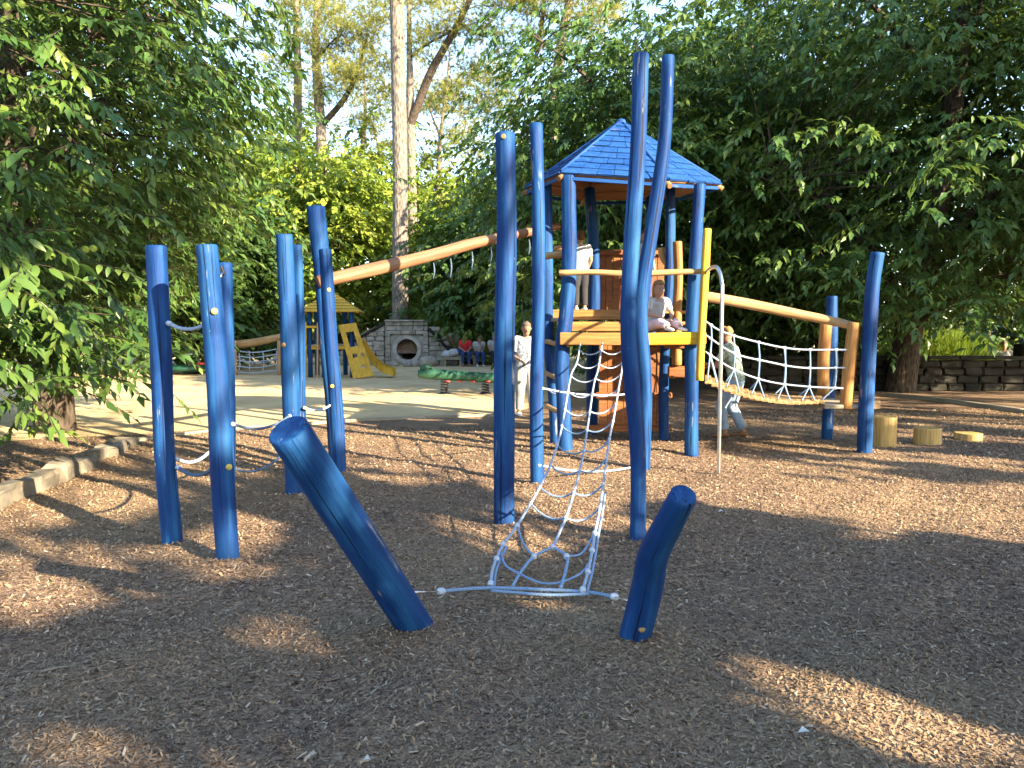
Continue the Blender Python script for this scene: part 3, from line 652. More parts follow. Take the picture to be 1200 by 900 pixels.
pole('blue pole with a round orange bolt cap and a thinner twin behind', [(345, 584), (342, 480), (338, 380), (333, 275)], .168, 7.15, bolts=[(335, 404)], bol='bolt_brass')
pole('thin blue pole standing close behind its thicker twin', [(354, 560), (352, 480), (350, 380), (348, 287)], .115, 8.1)
pole('bent blue pole that carries the left end of the sloping log', [(394, 548), (390, 470), (382, 400), (377, 325), (370, 243)], .175, 8.75, 9.05, top=1.35)
pole('pale blue pole in front of the sloping log end', [(398, 556), (393, 470), (388, 400), (381, 292)], .16, 8.3, bolts=[(387, 340), (391, 452)])
pole('thick straight blue pole left of the climbing net', [(591, 618), (591, 500), (592, 380), (592, 280), (592, 156)], .178, 6.13, bolts=[(590, 163)], bol='bolt_brass')
pole('slender blue pole behind the thick one left of the climbing net', [(630, 566), (629, 470), (632, 360), (632, 260), (628, 145)], .150, 7.87)
pole('tallest blue pole with a bulge, right of the climbing net', [(747, 636), (746, 530), (738, 400), (739, 290), (747, 170), (751, 63)], .128, 5.7, top=1.0)
pole('tall crooked blue pole leaning behind the tallest one', [(754, 548), (756, 450), (752, 360), (764, 270), (779, 165), (783, 65)], .165, 8.6, 8.3, top=.9)
pole('leaning blue pole beside the far end of the rope bridge', [(1013, 531), (1014, 470), (1018, 400), (1024, 340), (1029, 296)], .195, 9.72)
pole('lower blue pole behind the far end of the rope bridge', [(969, 516), (972, 450), (974, 400), (975, 347)], .165, 10.85)
def slant(label, pts, diam, bolts, rr):
    root = empty('anchor_post', (pts[0][0], pts[0][1], 0)); tag(root, label, 'post', 'blue net anchor posts'); SEED[0] += 1
    p = [Vector(q) for q in pts]; dn = (p[0]-p[1]).normalized(); p[0] = p[0]+dn*.15
    mb = MB(); tube(mb, p, [diam/2*q for q in rr], 40, 26, True, .018, SEED[0], .009); body = mb.build('post', M['blue'], root)
    for c, nr in bolts:
        mb = MB(); c = Vector(c); nr = Vector(nr).normalized(); tube(mb, [c-nr*.01, c+nr*.006, c+nr*.012], [.018, .018, .011], 12, 5, True); mb.build('bolt_cap', M['bolt_brass'], body)
b = G(489, 738); t = W(337, 503, 3.17)
slant('thick slanting blue anchor post leaning left, flat cut top', [b, b.lerp(t, .5)+Vector((-.004, 0, .008)), t], .182, [], [1.02, 1, .97])
b = G(742, 752); t = W(802, 579, 3.30)
slant('short crooked blue anchor post with a brass bolt, leaning right', [b, W(757, 694, 3.72), W(765, 652, 3.60), W(783, 615, 3.44), t], .158, [(W(752, 737, 3.70), (.05, -1, .2))], [1.02, 1, .94, .84, .74])

# ================================================================== ROPES
def rope_obj(pts, r, mat, parent=None, name='rope', n=None, seg=7):
    mb = MB(); tube(mb, pts, r, seg, n or max(6, len(pts)*6), True); return mb.build(name, M[mat], parent)
def sag(a, b, s, k=5):
    a = Vector(a); b = Vector(b); return [a.lerp(b, i/(k-1))-Vector((0, 0, s*4*(i/(k-1))*(1-i/(k-1)))) for i in range(k)]
cl = MB(); tube(cl, [(0, 0, -.024), (0, 0, -.014), (0, 0, .014), (0, 0, .024)], [.012, .022, .022, .012], 10, 7, True)
clamp_me = None
def clamp(p, parent, d=(0, 0, 1), s=1.0):
    global clamp_me
    if clamp_me is None:
        o = cl.build('rope_clamp', M['ferrule']); clamp_me = o.data
    else:
        o = bpy.data.objects.new('rope_clamp', clamp_me); COL.objects.link(o)
    q = Vector(d).to_track_quat('Z', 'Y'); o.matrix_world = Matrix.Translation(p) @ q.to_matrix().to_4x4() @ Matrix.Scale(s, 4); return put(o, parent)
def NP(px, py, dz=0.0):                 # point on the plane of the sloping net
    r = ray(px, py); lo, hi = 3.0, 9.4
    for _ in range(40):
        d = (lo+hi)/2; z = CAM_H+r.z*d/r.y; zn = .085+.277*(d-4.4)-.10*math.sin(math.pi*min(1, max(0, (d-4.4)/4.9)))
        if z > zn: lo = d
        else: hi = d
    p = W(px, py, d); p.z += dz; return p
net = empty('climbing_net', G(630, 690)); tag(net, 'blue and white rope climbing net stretched from the deck to the two slanting posts', 'climbing net')
left = [(680, 403), (676, 425), (669, 440), (662, 480), (655, 515), (645, 545), (632, 572), (623, 588), (606, 616), (590, 638), (582, 655), (577, 668), (575, 686)]
mid = [(706, 402), (701, 432), (696, 450), (690, 490), (684, 530), (678, 558), (668, 592), (661, 612), (648, 641)]
right = [(730, 400), (729, 430), (725, 455), (720, 485), (714, 515), (710, 545), (706, 575), (701, 605), (697, 625), (694, 645), (689, 670), (683, 691)]
Lp = [NP(*q) for q in left]; Mp = [NP(*q) for q in mid]; Rp = [NP(*q) for q in right]
rope_obj(Lp, .0098, 'rope_white', net, n=60); rope_obj(Mp, .0098, 'rope_white', net, n=50); rope_obj(Rp, .0098, 'rope_white', net, n=60)
rope_obj([p+Vector((.022, -.006, -.012)) for p in Rp[6:]], .009, 'rope', net, n=40); rope_obj([p+Vector((.02, -.006, -.012)) for p in Lp[9:]], .009, 'rope', net, n=30)
y_split = NP(648, 641)
rope_obj([y_split, NP(626, 652), NP(612, 668), NP(600, 688)], .0098, 'rope', net, n=18); rope_obj([y_split, NP(664, 652), NP(663, 668), NP(657, 689)], .0098, 'rope', net, n=18)
def at_y(line, pts, y):
    for i in range(len(line)-1):
        if line[i][1] <= y <= line[i+1][1]:
            t = (y-line[i][1])/(line[i+1][1]-line[i][1]); return pts[i].lerp(pts[i+1], t)
    return pts[-1]
rows = [(411, 411, 411), (426, 427, 426), (441, 444, 440), (460, 462, 456), (480, 483, 474), (500, 505, 494), (522, 528, 515), (545, 552, 538), (571, 578, 568), (590, 607, 596)]
for i, (a, m, c) in enumerate(rows):
    pa, pm, pc = at_y(left, Lp, a), at_y(mid, Mp, m), at_y(right, Rp, c); mt = 'rope_white' if i < 5 else 'rope'
    rope_obj(sag(pa, pm, .05), .0075, mt, net, n=14); rope_obj(sag(pm, pc, .05), .0075, mt, net, n=14)
    for p in (pa, pm, pc): clamp(p, net, (0, .96, .28), .62)
def curve_rope(px, r=.0075, mt='rope'): return rope_obj([NP(*q) for q in px], r, mt, net, n=20)
curve_rope([(606, 616), (614, 638), (626, 652)]); curve_rope([(664, 652), (682, 648), (697, 625)])
curve_rope([(587, 646), (592, 662), (608, 672), (630, 682), (648, 684), (664, 680), (682, 671), (693, 655)])
for q in ((606, 616), (590, 638), (582, 655), (575, 684), (648, 641), (626, 652), (664, 652), (694, 645), (689, 670), (683, 691), (697, 625)): clamp(NP(*q), net, (0, .96, .28), .85)
bl = W(484, 694, 3.98); br = W(736, 704, 3.84)
rope_obj([W(515, 693, 4.25), W(572, 689, 4.36), W(640, 691, 4.38), W(690, 694, 4.36), W(722, 700, 4.18)], .0105, 'rope', net, n=34)
rope_obj([W(575, 692, 4.35), W(640, 697, 4.35), W(690, 696, 4.35)], .0095, 'rope', net, n=24)
for a, b in ((bl, W(515, 693, 4.25)), (W(722, 700, 4.18), br)):
    mb = MB(); tube(mb, [a, b], [.005, .005], 6, 2); mb.build('shackle', M['steel'], net)
clamp(W(517, 693, 4.25), net, (1, .1, 0), .95); clamp(W(720, 699.5, 4.18), net, (1, -.1, 0), .95)
def rope_thing(label, pts, r, mat, ends=True):
    root = empty('climbing_rope', (pts[0][0], pts[0][1], pts[0][2])); tag(root, label, 'rope'); rope_obj(pts, r, mat, root, n=24)
    if ends:
        clamp(pts[0], root, Vector(pts[1])-Vector(pts[0]), .85); clamp(pts[-1], root, Vector(pts[-1])-Vector(pts[-2]), .85)
rope_thing('upper sagging rope between the two blue poles nearest the stone edging', sag(W(198, 379, 5.42), W(246, 377, 5.14), .045), .013, 'rope_white')
rope_thing('dark low rope sagging between the two blue poles nearest the stone edging', sag(W(209, 548, 5.42), W(258, 540, 5.1), .075), .013, 'rope_dark')
rope_thing('pale low rope from the pole nearest the edging to the half hidden pole', sag(W(206, 538, 5.5), W(262, 505, 6.2), .11), .013, 'rope_white')
rope_thing('dark rope hanging behind the slanting anchor post top', sag(W(273, 497, 6.22), W(340, 487, 7.1), .075), .013, 'rope_dark')
rope_thing('pale rope between the thin twin pole and the pale blue pole', sag(W(357, 478, 8.05), W(391, 472, 8.3), .05), .013, 'rope_white')
rope_thing('low rope running from the half hidden pole to the bolted twin pole', sag(W(270, 548, 6.25), W(341, 520, 7.1), .12), .012, 'rope_dark')
rope_thing('rope stretched low across the net from the slender pole', sag(W(632, 545, 7.82), W(752, 545, 8.55), .07), .012, 'rope_white')
rope_thing('rope stretched at knee height behind the climbing net', sag(W(635, 455, 7.85), W(750, 460, 8.6), .05), .011, 'rope_white')
root = empty('rope_bracket', W(261, 318, 6.18)); tag(root, 'small steel bracket on top of the half hidden blue pole', 'bracket')
mb = MB(); plank(mb, W(258, 312, 6.17), W(262, 322, 6.17), .03, .03, bev=.004); mb.build('plate', M['black'], root); mb = MB(); tube(mb, [W(260, 320, 6.15), W(257, 327, 6.12)], [.014, .014], 8); mb.build('hook', M['steel'], root)

# ================================================================== SLOPING LOG
lg = empty('sloping_log', (W(368, 333, 9.1).x, 9.1, 0)); tag(lg, 'long curved log sloping up from the bent blue pole to the tower', 'log beam')
lp = [W(372, 331, 8.86), W(440, 315, 9.2), (W(510, 298, 9.6)), W(560, 284, 9.9), W(610, 274, 10.3), W(655, 265, 10.7)]
mb = MB(); tube(mb, lp, [.072, .078, .075, .072, .062, .05], 20, 34, True, .06, 900, .01); mb.build('log', M['log_red'], lg)
for x, y, l in ((508, 306, .2), (528, 301, .24), (553, 293, .22), (575, 288, .2), (620, 279, .2)):
    p = W(x, y, 9.6+(x-510)*.007); p.z -= .02; rope_obj([p, p+Vector((.01, 0, -l*.5)), p+Vector((-.006, .01, -l))], [.007, .011, .006], 'rope_dark', lg, 'rope_stub', n=8)
clamp(W(388, 322, 9.0), lg, (1, 0, .2), 1.2)

# ================================================================== TOWER
tw_ = empty('climbing_tower', (1.5, 10.6, 0)); tag(tw_, 'wooden play tower with blue posts, decks and a blue pyramid roof', 'play tower')
def tpost(px, diam, d, mat='blue', name='post', d1=None, seg=20, ground=True):
    n = len(px); d1 = d if d1 is None else d1; pts = [W(x, y, d+(d1-d)*i/(n-1)) for i, (x, y) in enumerate(px)]
    if ground: pts[0] = Vector((pts[0].x, pts[0].y, -.12))
    SEED[0] += 1; mb = MB(); tube(mb, pts, [diam/2, diam/2*.98, diam/2*.92], seg, 30, True, .10, SEED[0], .006); return mb.build(name, M[mat], tw_)
tpost([(664, 530), (660, 470), (658, 420), (667, 330), (666, 206)], .19, 9.78)
tpost([(810, 533), (811, 450), (810, 380), (815, 300), (820, 216)], .165, 9.6)
tpost([(651, 527), (648, 450), (642, 380), (641, 300), (640, 214)], .160, 10.4)
tpost([(694, 508), (694, 430), (697, 330), (691, 220)], .175, 11.5)
tpost([(778, 516), (778, 440), (784, 340), (786, 220)], .145, 10.8)
tpost([(762, 505), (762, 222)], .16, 11.75)
# roof: square pyramid of overlapping shingles
RC = Vector((1.49, 10.72, 0)); AZ = 4.38; RRD = 1.32; NS = 6
cs = []
for ang_, ez in ((42, 3.50), (-18, 3.36), (-78, 3.50), (-138, 3.52), (162, 3.54), (102, 3.53)):
    cs.append(Vector((RC.x-RRD*math.sin(R(ang_)), RC.y-RRD*math.cos(R(ang_)), ez)))
ap = Vector((RC.x, RC.y, AZ))
und = MB()
for k in range(NS):
    a, b = cs[k], cs[(k+1) % NS]; n = (b-a).cross(ap-a).normalized()
    # boarded underside, board by board
    m = 8
    for j in range(m):
        t0, t1 = j/m+.004, (j+1)/m-.004
        q = [a.lerp(ap, t0), b.lerp(ap, t0), b.lerp(ap, t1), a.lerp(ap, t1)]
        und.add(q+[p-n*.022 for p in q], [(0, 1, 2, 3), (7, 6, 5, 4), (0, 4, 5, 1), (1, 5, 6, 2), (2, 6, 7, 3), (3, 7, 4, 0)], [(p.z*3, k*3.1+j, (p-a).dot((b-a).normalized())) for p in q+q], False)
uo = und.build('roof', M['under'], tw_)
for k in range(NS):
    a, b = cs[k], cs[(k+1) % NS]; n = (b-a).cross(ap-a).normalized(); m = 10; e = (b-a).normalized(); up = n.cross(e)
    for j in range(m):
        t0, t1 = j/m-.008, (j+1)/m+.035
        A, B = a.lerp(ap, t0), b.lerp(ap, t0); A1, B1 = a.lerp(ap, min(1, t1)), b.lerp(ap, min(1, t1)); L = (B-A).length
        nb = max(1, int(round(L/.21)))
        for i in range(nb):
            f0, f1 = i/nb, (i+1)/nb; g = .004/max(L, .2); f0 += g; f1 -= g
            d = random.uniform(-.010, .010) if nb > 1 else 0
            lift = .030+random.uniform(0, .010)
            q = [A.lerp(B, f0)-up*d, A.lerp(B, f1)-up*d, A1.lerp(B1, f1), A1.lerp(B1, f0)]
            V = [q[0]+n*.010, q[1]+n*.010, q[2]+n*.003, q[3]+n*.003, q[0]+n*lift, q[1]+n*lift, q[2]+n*.016, q[3]+n*.016]
            mb = MB(); o_ = random.uniform(0, 40)
            mb.add(V, [(3, 2, 1, 0), (4, 5, 6, 7), (0, 1, 5, 4), (1, 2, 6, 5), (2, 3, 7, 6), (3, 0, 4, 7)], [(z*.2+o_, (p-A).dot(up)+o_, (p-A).dot(e)) for z, p in enumerate(V)], False)
            mb.build('shingle', M['blue_roof'], uo)
    mb = MB(); tube(mb, [a-n*.0+(a-ap).normalized()*.05-Vector((0, 0, .035)), ap-Vector((0, 0, .09))], [.032, .032], 10, 6, True, .05, 33); mb.build('rafter', M['under'], uo)
    mb = MB(); plank(mb, a-Vector((0, 0, .05))+e*.05, b-Vector((0, 0, .05))-e*.05, .02, .045); mb.build('fascia', M['blue_roof'], uo)
    mb = MB(); d = (ap-a).normalized(); tube(mb, [a+Vector((0, 0, .035)), ap+Vector((0, 0, .02))], [.022, .022], 8, 3, True); mb.build('ridge_cap', M['blue_roof'], uo)
mb = MB(); tube(mb, [ap-Vector((0, 0, .03)), ap+Vector((0, 0, .03)), ap+Vector((0, 0, .05))], [.07, .06, .02], 12, 6, True); mb.build('roof_cap', M['blue_roof'], uo)
# decks and beams
def beam(a, b, wy, hz, mat, name='beam', bev=.010):
    SEED[0] += 1; mb = MB(); plank(mb, a, b, wy, hz, bev=bev, jit=.003); return mb.build(name, M[mat], tw_)
beam(W(656, 397, 9.62), W(752, 397.5, 9.50), .09, .155, 'orange_wood'); beam(W(752, 397.5, 9.50), W(827, 396, 9.42), .088, .150, 'yellow')
beam(W(658, 384, 10.1), W(742, 384, 10.0), .07, .10, 'orange_wood', 'riser'); beam(W(645, 369, 10.45), W(742, 369, 10.3), .08, .14, 'orange_wood', 'riser')
beam(W(641, 376, 10.5), W(662, 374, 10.2), .12, .05, 'grey_wood', 'deck_plank')
def deck(x0, x1, y0, y1, z, n, mat):
    for i in range(n):
        y = y0+(y1-y0)*(i+.5)/n; mb = MB(); plank(mb, (x0+random.uniform(-.01, .01), y, z), (x1+random.uniform(-.01, .01), y, z), (y1-y0)/n-.008, .04, bev=.005, jit=.002); mb.build('deck_plank', M[mat], tw_)
deck(.68, 2.34, 9.56, 10.12, 1.50, 4, 'orange_wood'); deck(.60, 2.36, 10.06, 10.42, 1.645, 3, 'orange_wood'); deck(.52, 2.40, 10.40, 11.75, 1.80, 9, 'orange_wood')
for x in (.72, 2.28): beam((x, 9.62, 1.41), (x, 11.7, 1.41), .07, .13, 'orange_wood')
# rails
def rail(px, d, r, mat, name='rail', d1=None):
    n = len(px); d1 = d if d1 is None else d1; SEED[0] += 1; mb = MB()
    tube(mb, [W(x, y, d+(d1-d)*i/(n-1)) for i, (x, y) in enumerate(px)], r, 12, 18, True, .06, SEED[0], .006); return mb.build(name, M[mat], tw_)
rail([(655, 320), (695, 319), (740, 321), (790, 319), (829, 318)], 9.6, [.038, .032, .04, .035, .03], 'log', d1=9.4)
rail([(628, 302), (661, 297)], 10.0, .045, 'log'); rail([(636, 292), (660, 290)], 10.7, .035, 'log')
rail([(775, 290), (777, 302), (788, 316)], 10.9, .05, 'log', 'curved_rail')
tpost([(829, 268), (826, 320), (822, 390), (820, 446)], .105, 9.36, 'yellow', 'corner_post', seg=14, ground=False)
tpost([(793, 428), (793, 370), (795, 325), (794, 283)], .135, 10.45, 'orange_wood', 'corner_post', seg=16, ground=False)
for a, b in (((640, 400), (659, 405)), ((640, 437), (661, 447)), ((641, 476), (662, 487))): rail([a, b], 10.35, .032, 'log', 'rung', 9.85)
# boarded panels
def panel(x0, x1, y, z0, z1, n, dy=0.0):
    for i in range(n):
        xa = x0+(x1-x0)*(i+.5)/n; mb = MB(); box(mb, (xa, y+dy*i/n, (z0+z1)/2+random.uniform(-.008, .008)), ((x1-x0)/n-.008, .03, z1-z0), None, .005, .002); mb.build('wall_board', M['brown_board'], tw_)
panel(1.29, 2.28, 11.60, 1.84, 2.74, 9); panel(1.25, 2.20, 11.05, .18, 1.36, 8)
beam((1.2, 11.0, .62), (2.3, 11.0, .62), .05, .08, 'brown_board', 'cross_rail'); beam((1.2, 11.54, 2.70), (2.35, 11.54, 2.70), .05, .07, 'brown_board', 'cross_rail')
beam((1.1, 11.0, .14), (2.3, 11.0, .14), .06, .09, 'brown_board', 'cross_rail')
beam(W(783, 436, 10.5), W(809, 436, 10.5), .1, .16, 'brown_board', 'cross_rail'); beam(W(779, 405, 10.4), W(826, 405, 10.4), .08, .08, 'brown_board', 'cross_rail')
rope_obj(sag(W(641, 455, 10.3), W(664, 462, 9.8), .05), .011, 'rope_white', tw_)

sp_ = empty('sliding_pole', G(842, 558)); tag(sp_, 'thin stainless steel sliding pole curving over to the tower rail', 'sliding pole')
bx = G(842, 558); mb = MB()
top = W(828, 319, 9.38)
pts = [Vector((bx.x, bx.y, -.1)), Vector((bx.x, bx.y, 1.0)), Vector((bx.x, bx.y, 1.94)), Vector((bx.x+.0, bx.y+.02, 2.06)), Vector((bx.x-.004, bx.y+.075, 2.16)), Vector((bx.x-.008, bx.y+.16, 2.225)), Vector((bx.x-.01, bx.y+.28, 2.25)), Vector((bx.x+.02, bx.y+.6, 2.26)), top]
tube(mb, pts, .021, 12, 60, True); mb.build('tube', M['steel'], sp_)
mb = MB(); tube(mb, [top-Vector((0, .03, 0)), top+Vector((0, .03, 0))], .034, 12, 2, True); mb.build('flange', M['steel'], sp_)

# ================================================================== ROPE BRIDGE ON THE RIGHT
rb = empty('rope_bridge', W(900, 466, 10)); tag(rb, 'sagging plank bridge with blue rope net sides and a log handrail', 'rope bridge')
mb = MB(); tube(mb, [W(818, 346, 10.2), W(870, 355, 10.15), W(930, 367, 10.1), W(975, 376, 10.0), W(1000, 382, 9.85)], [.068, .066, .064, .058, .05], 18, 26, True, .05, 910, .01); mb.build('handrail', M['log'], rb)
S0, S1 = W(826, 446, 9.5), W(966, 470, 9.75); B0, B1 = W(826, 440, 10.5), W(962, 464, 10.75)
npk = 19
for i in range(npk):
    t = (i+.5)/npk; s = .13*4*t*(1-t)*.9
    a = S0.lerp(S1, t)-Vector((0, 0, s)); b = B0.lerp(B1, t)-Vector((0, 0, s)); mb = MB()
    plank(mb, a, b, .085, .05, bev=.008, jit=.003); mb.build('plank', M['log'], rb)
def side(f0, f1, near):
    # three long ropes and V shaped drops
    T = [[W(826, 376, f0), W(845, 388, f0), W(880, 399, f0+.1), W(930, 409, f0+.2), W(992, 410, f1)], [W(826, 392, f0), W(860, 414, f0), W(900, 424, f0+.1), W(940, 431, f0+.2), W(992, 431, f1)],
         [W(826, 412, f0), W(860, 433, f0), W(900, 447, f0+.1), W(945, 453, f0+.2), W(988, 455, f1)]]
    for q in T: rope_obj(q, .012, 'rope_white', rb, n=30)
    for a in (0, .2, .38, .57, .75, .93):
        if a == 0: a = .04
        xa = T[0][0].x+(T[0][-1].x-T[0][0].x)*a; p0, p1, p2 = [min(catmull(q, 161), key=lambda z: abs(z.x-xa)) for q in T]
        for sgn in (-1, 1):
            tt = min(.98, max(.02, a*1.15+sgn*.055)); e = (S0 if near else B0).lerp((S1 if near else B1), tt); e = e-Vector((0, 0, .12*4*tt*(1-tt)*.9-.02))
            if a == .93 and sgn == 1: continue
            rope_obj([p2, p2.lerp(e, .5), e], .009, 'rope', rb, n=8)
        rope_obj([p0, p1+Vector((.012, 0, 0)), p2], .010, 'rope', rb, n=12)
        for p in (p0, p1, p2): clamp(p, rb, (1, 0, 0), .9)
side(9.55, 9.75, True); side(10.5, 10.75, False)
for px, d, dm in (([(965, 464), (965, 420), (968, 378)], 10.65, .165), ([(991, 479), (995, 430), (1001, 378)], 9.78, .155)):
    SEED[0] += 1; mb = MB(); tube(mb, [W(x, y, d) for x, y in px], dm/2, 18, 14, True, .05, SEED[0], .008); mb.build('end_post', M['orange_wood'], rb)
for i in range(4):
    y = 9.75+.26*i; mb = MB(); plank(mb, W(962, 470, 10.1)*Vector((0, 0, 1)).z+Vector((3.98, y+.1, .585)), Vector((4.44, y+.1, .585)), .22, .05) if False else plank(mb, (3.98, y+.1, .585), (4.46, y+.1, .585), .245, .05, jit=.003); mb.build('platform_plank', M['grey_wood'], rb)
mb = MB(); plank(mb, W(998, 475, 9.9), W(1029, 474, 9.9), .12, .10, jit=.004); mb.build('step_beam', M['log'], rb)

# stumps
for lab, x, y, d, h in (('tall round wooden stepping stump beside the leaning blue pole', 1040, 524, .315, .40), ('lower round wooden stepping stump with a flat top', 1092, 522, .34, .23), ('lowest stepping stump almost level with the mulch', 1141, 516, .36, .09)):
    p = G(x, y); p.y += d*.35; root = empty('stepping_stump', p); tag(root, lab, 'stump', 'stepping stumps'); SEED[0] += 1
    mb = MB(); tube(mb, [p-Vector((0, 0, .12)), p+Vector((0, 0, h*.5)), p+Vector((0, 0, h))], [d/2*1.03, d/2, d/2], 30, 8, True, .03, SEED[0], .008); mb.build('log', M['stump'], root)

# ================================================================== LEFT STONE EDGING
ed = empty('stone_edging', G(75, 552)); tag(ed, 'row of pale rough edging stones at the left, stepping down', 'stone edging')
e0, e1 = G(-70, 622), G(152, 522); n = 9
for i in range(n):
    a = e0.lerp(e1, i/n+.006); b = e0.lerp(e1, (i+1)/n-.006); h = random.uniform(.11, .16); j = random.uniform(-.03, .03)
    off = Vector((j, 0, 0)); mb = MB(); plank(mb, a+off+Vector((0, 0, h/2-.03)), b+off+Vector((0, 0, h/2-.03+random.uniform(-.02, .02))), random.uniform(.22, .28), h+.06, bev=.03, jit=.03); mb.build('stone', M['kerb'], ed)
te = empty('timber_edging', G(300, 499)); tag(te, 'low timber edging between the mulch and the sandy ground', 'edging')
q = [G(152, 518), G(260, 504), G(410, 494), G(500, 490), G(592, 487)]
for a, b in zip(q[:-1], q[1:]):
    mb = MB(); plank(mb, a+Vector((0, 0, .012)), b+Vector((0, 0, .012)), .10, .06, bev=.012, jit=.004); mb.build('timber', M['grey_wood'], te)
te = empty('timber_edging', G(1130, 476)); tag(te, 'pale timber edging in front of the dark stone wall', 'edging')
q = [G(1040, 464), G(1110, 471.5), G(1200, 484), G(1290, 497)]
for a, b in zip(q[:-1], q[1:]):
    mb = MB(); plank(mb, a+Vector((0, 0, .03)), b+Vector((0, 0, .03)), .18, .10, bev=.015, jit=.006); mb.build('timber', M['grey_wood'], te)

# ================================================================== STONE WALL ON THE RIGHT
wl = empty('stone_wall', (12, 19.2, 0)); tag(wl, 'low dark stone wall in the shade under the chestnut trees', 'wall')
y0 = 19.2
x0, x1 = 5.5, 17.5; rows_ = 4; rs = random.Random(4)
mb = MB(); box(mb, ((x0+x1)/2, y0+.1, .38), (x1-x0, .2, .76), None, 0); mb.build('core', M['stone_shade'], wl)
for r_ in range(rows_):
    x = x0+rs.uniform(-.2, .1)
    while x < x1:
        l = rs.uniform(.35, .62); mb = MB(); box(mb, (x+l/2, y0-.06+rs.uniform(-.02, .02), .09+r_*.195), (l-.02, .14, .18+rs.uniform(-.03, .01)), None, .03, .022, rs); mb.build('stone', M['stone_shade'], wl); x += l
x = x0
while x < x1:
    l = rs.uniform(.7, .95); mb = MB(); box(mb, (x+l/2, y0+.06, .83), (l-.015, .42, .09), None, .015, .006, rs); mb.build('coping', M['stone_shade'], wl); x += l
mb = MB(); box(mb, (13.0, y0+.08, .98), (.62, .46, .40), None, .05, .02); mb.build('pier', M['stone_shade'], wl)

# grass mound behind the wall
rng = np.random.default_rng(8); n = 9000
gx = rng.normal(0, 1, n); gy = rng.normal(0, .6, n); k = (gx**2/3.0+gy**2/1.3) < 1; gx, gy = gx[k], gy[k]; hh = .95*np.sqrt(np.clip(1-(gx**2/3.2+gy**2/1.5), 0, 1))
P = np.stack([gx*.95+12.1, gy+21.8, hh*1.12], -1); D = np.stack([gx*.35+rng.normal(0, .3, len(gx)), gy*.3+rng.normal(0, .3, len(gx)), np.ones(len(gx))], -1)
V, Fc, q = leaf_arrays(P, D, rng.normal(size=P.shape), rng.uniform(.3, .65, len(P)), TNv*np.array([1, .8, 1])+np.array([0, 0, 0]), TNf, rng.random(len(P)))
gr = empty('ornamental_grass', (12.1, 21.8, 0)); tag(gr, 'bright sunlit mound of long grass behind the stone wall', 'grass'); tag(np_mesh('blades', V, Fc, M['grass'], gr, rnd=q), kind='stuff')
th_ = np.linspace(0, 2*np.pi, 24, endpoint=False); mb = MB(); vv = [(12.1, 21.8, 1.02)]
for ring, zz in ((.6, .9), (1.2, .55), (1.7, -.05)): vv += [(12.1+ring*math.cos(t), 21.8+ring*.62*math.sin(t), zz) for t in th_]
ff = [(0, 1+i, 1+(i+1) % 24) for i in range(24)]+[(1+r*24+i, 1+(r+1)*24+i, 1+(r+1)*24+(i+1) % 24, 1+r*24+(i+1) % 24) for r in range(2) for i in range(24)]
mb.add(vv, ff, None, True); mb.build('soil', M['mulch'], gr)

# ================================================================== STONE TUNNEL AND PINE MOUND
tn = empty('stone_tunnel', (W(477, 428, 32).x, 32, 0)); tag(tn, 'stone faced mound with a round concrete pipe tunnel under the pine', 'tunnel')
cx = W(477, 411, 32).x; cz = .66
# front slab with the round opening
mb = MB(); N = 28; ang = [2*math.pi*k/N for k in range(N)]
def rect_pt(a, hw, z0, z1):
    c, s = math.cos(a), math.sin(a); t = 1e9
    if abs(c) > 1e-6: t = min(t, hw/abs(c))
    if s > 1e-6: t = min(t, (z1-cz)/s)
    if s < -1e-6: t = min(t, (z0-cz)/s)
    return (cx+c*t, cz+s*t)
ra, ro = .44, .60
inner = [(cx+ra*math.cos(a), 31.94, cz+ra*math.sin(a)) for a in ang]; collar = [(cx+ro*math.cos(a), 31.94, cz+ro*math.sin(a)) for a in ang]
mb.add(inner+collar, [(i, (i+1) % N, N+(i+1) % N, N+i) for i in range(N)], None, False)
back = [(x, 34.4, z) for x, y, z in inner]; mb.add(inner+back, [(i, N+i, N+(i+1) % N, (i+1) % N) for i in range(N)], None, True)
cb = [(x, 32.05, z) for x, y, z in collar]; mb.add(collar+cb, [((i+1) % N, N+(i+1) % N, N+i, i) for i in range(N)], None, True)
pipe_ = mb.build('pipe', M['concrete'], tn); mb = MB(); mb.add([(x, 34.38, z) for x, y, z in inner], [tuple(range(N))], None, False); mb.build('pipe_shade_cap', M['stone_shade'], pipe_)  # dark disc added to close the pipe, standing in for the shade inside
mb = MB(); front = [(rect_pt(a, .68, -.05, 1.30)[0], 32.0, rect_pt(a, .68, -.05, 1.30)[1]) for a in ang]; ring = [(x, 32.0, z) for x, y, z in collar]
mb.add(ring+front, [(i, (i+1) % N, N+(i+1) % N, N+i) for i in range(N)], None, False); mb.build('face_wall', M['stone'], tn)
rs = random.Random(6)
for r_, (z, h, pr_) in enumerate(((1.37, .16, .10), (1.55, .20, .02), (1.74, .17, .06), (1.86, .07, .16))):
    x = cx-.90
    while x < cx+.83:
        l = rs.uniform(.42, .7) if r_ < 3 else rs.uniform(.8, 1.1); l = min(l, cx+.88-x); mb = MB(); box(mb, (x+l/2, 32.2-pr_, z), (l-.02, .4, h-.012), None, .015, .008, rs); mb.build('stone', M['stone'], tn); x += l
for s in (-1, 1):
    for k in range(8):
        z = .12+k*.165; mb = MB(); box(mb, (cx+s*.79, 32.05, z), (.22, .3, .155), None, .015, .01, rs); mb.build('stone', M['stone'], tn)
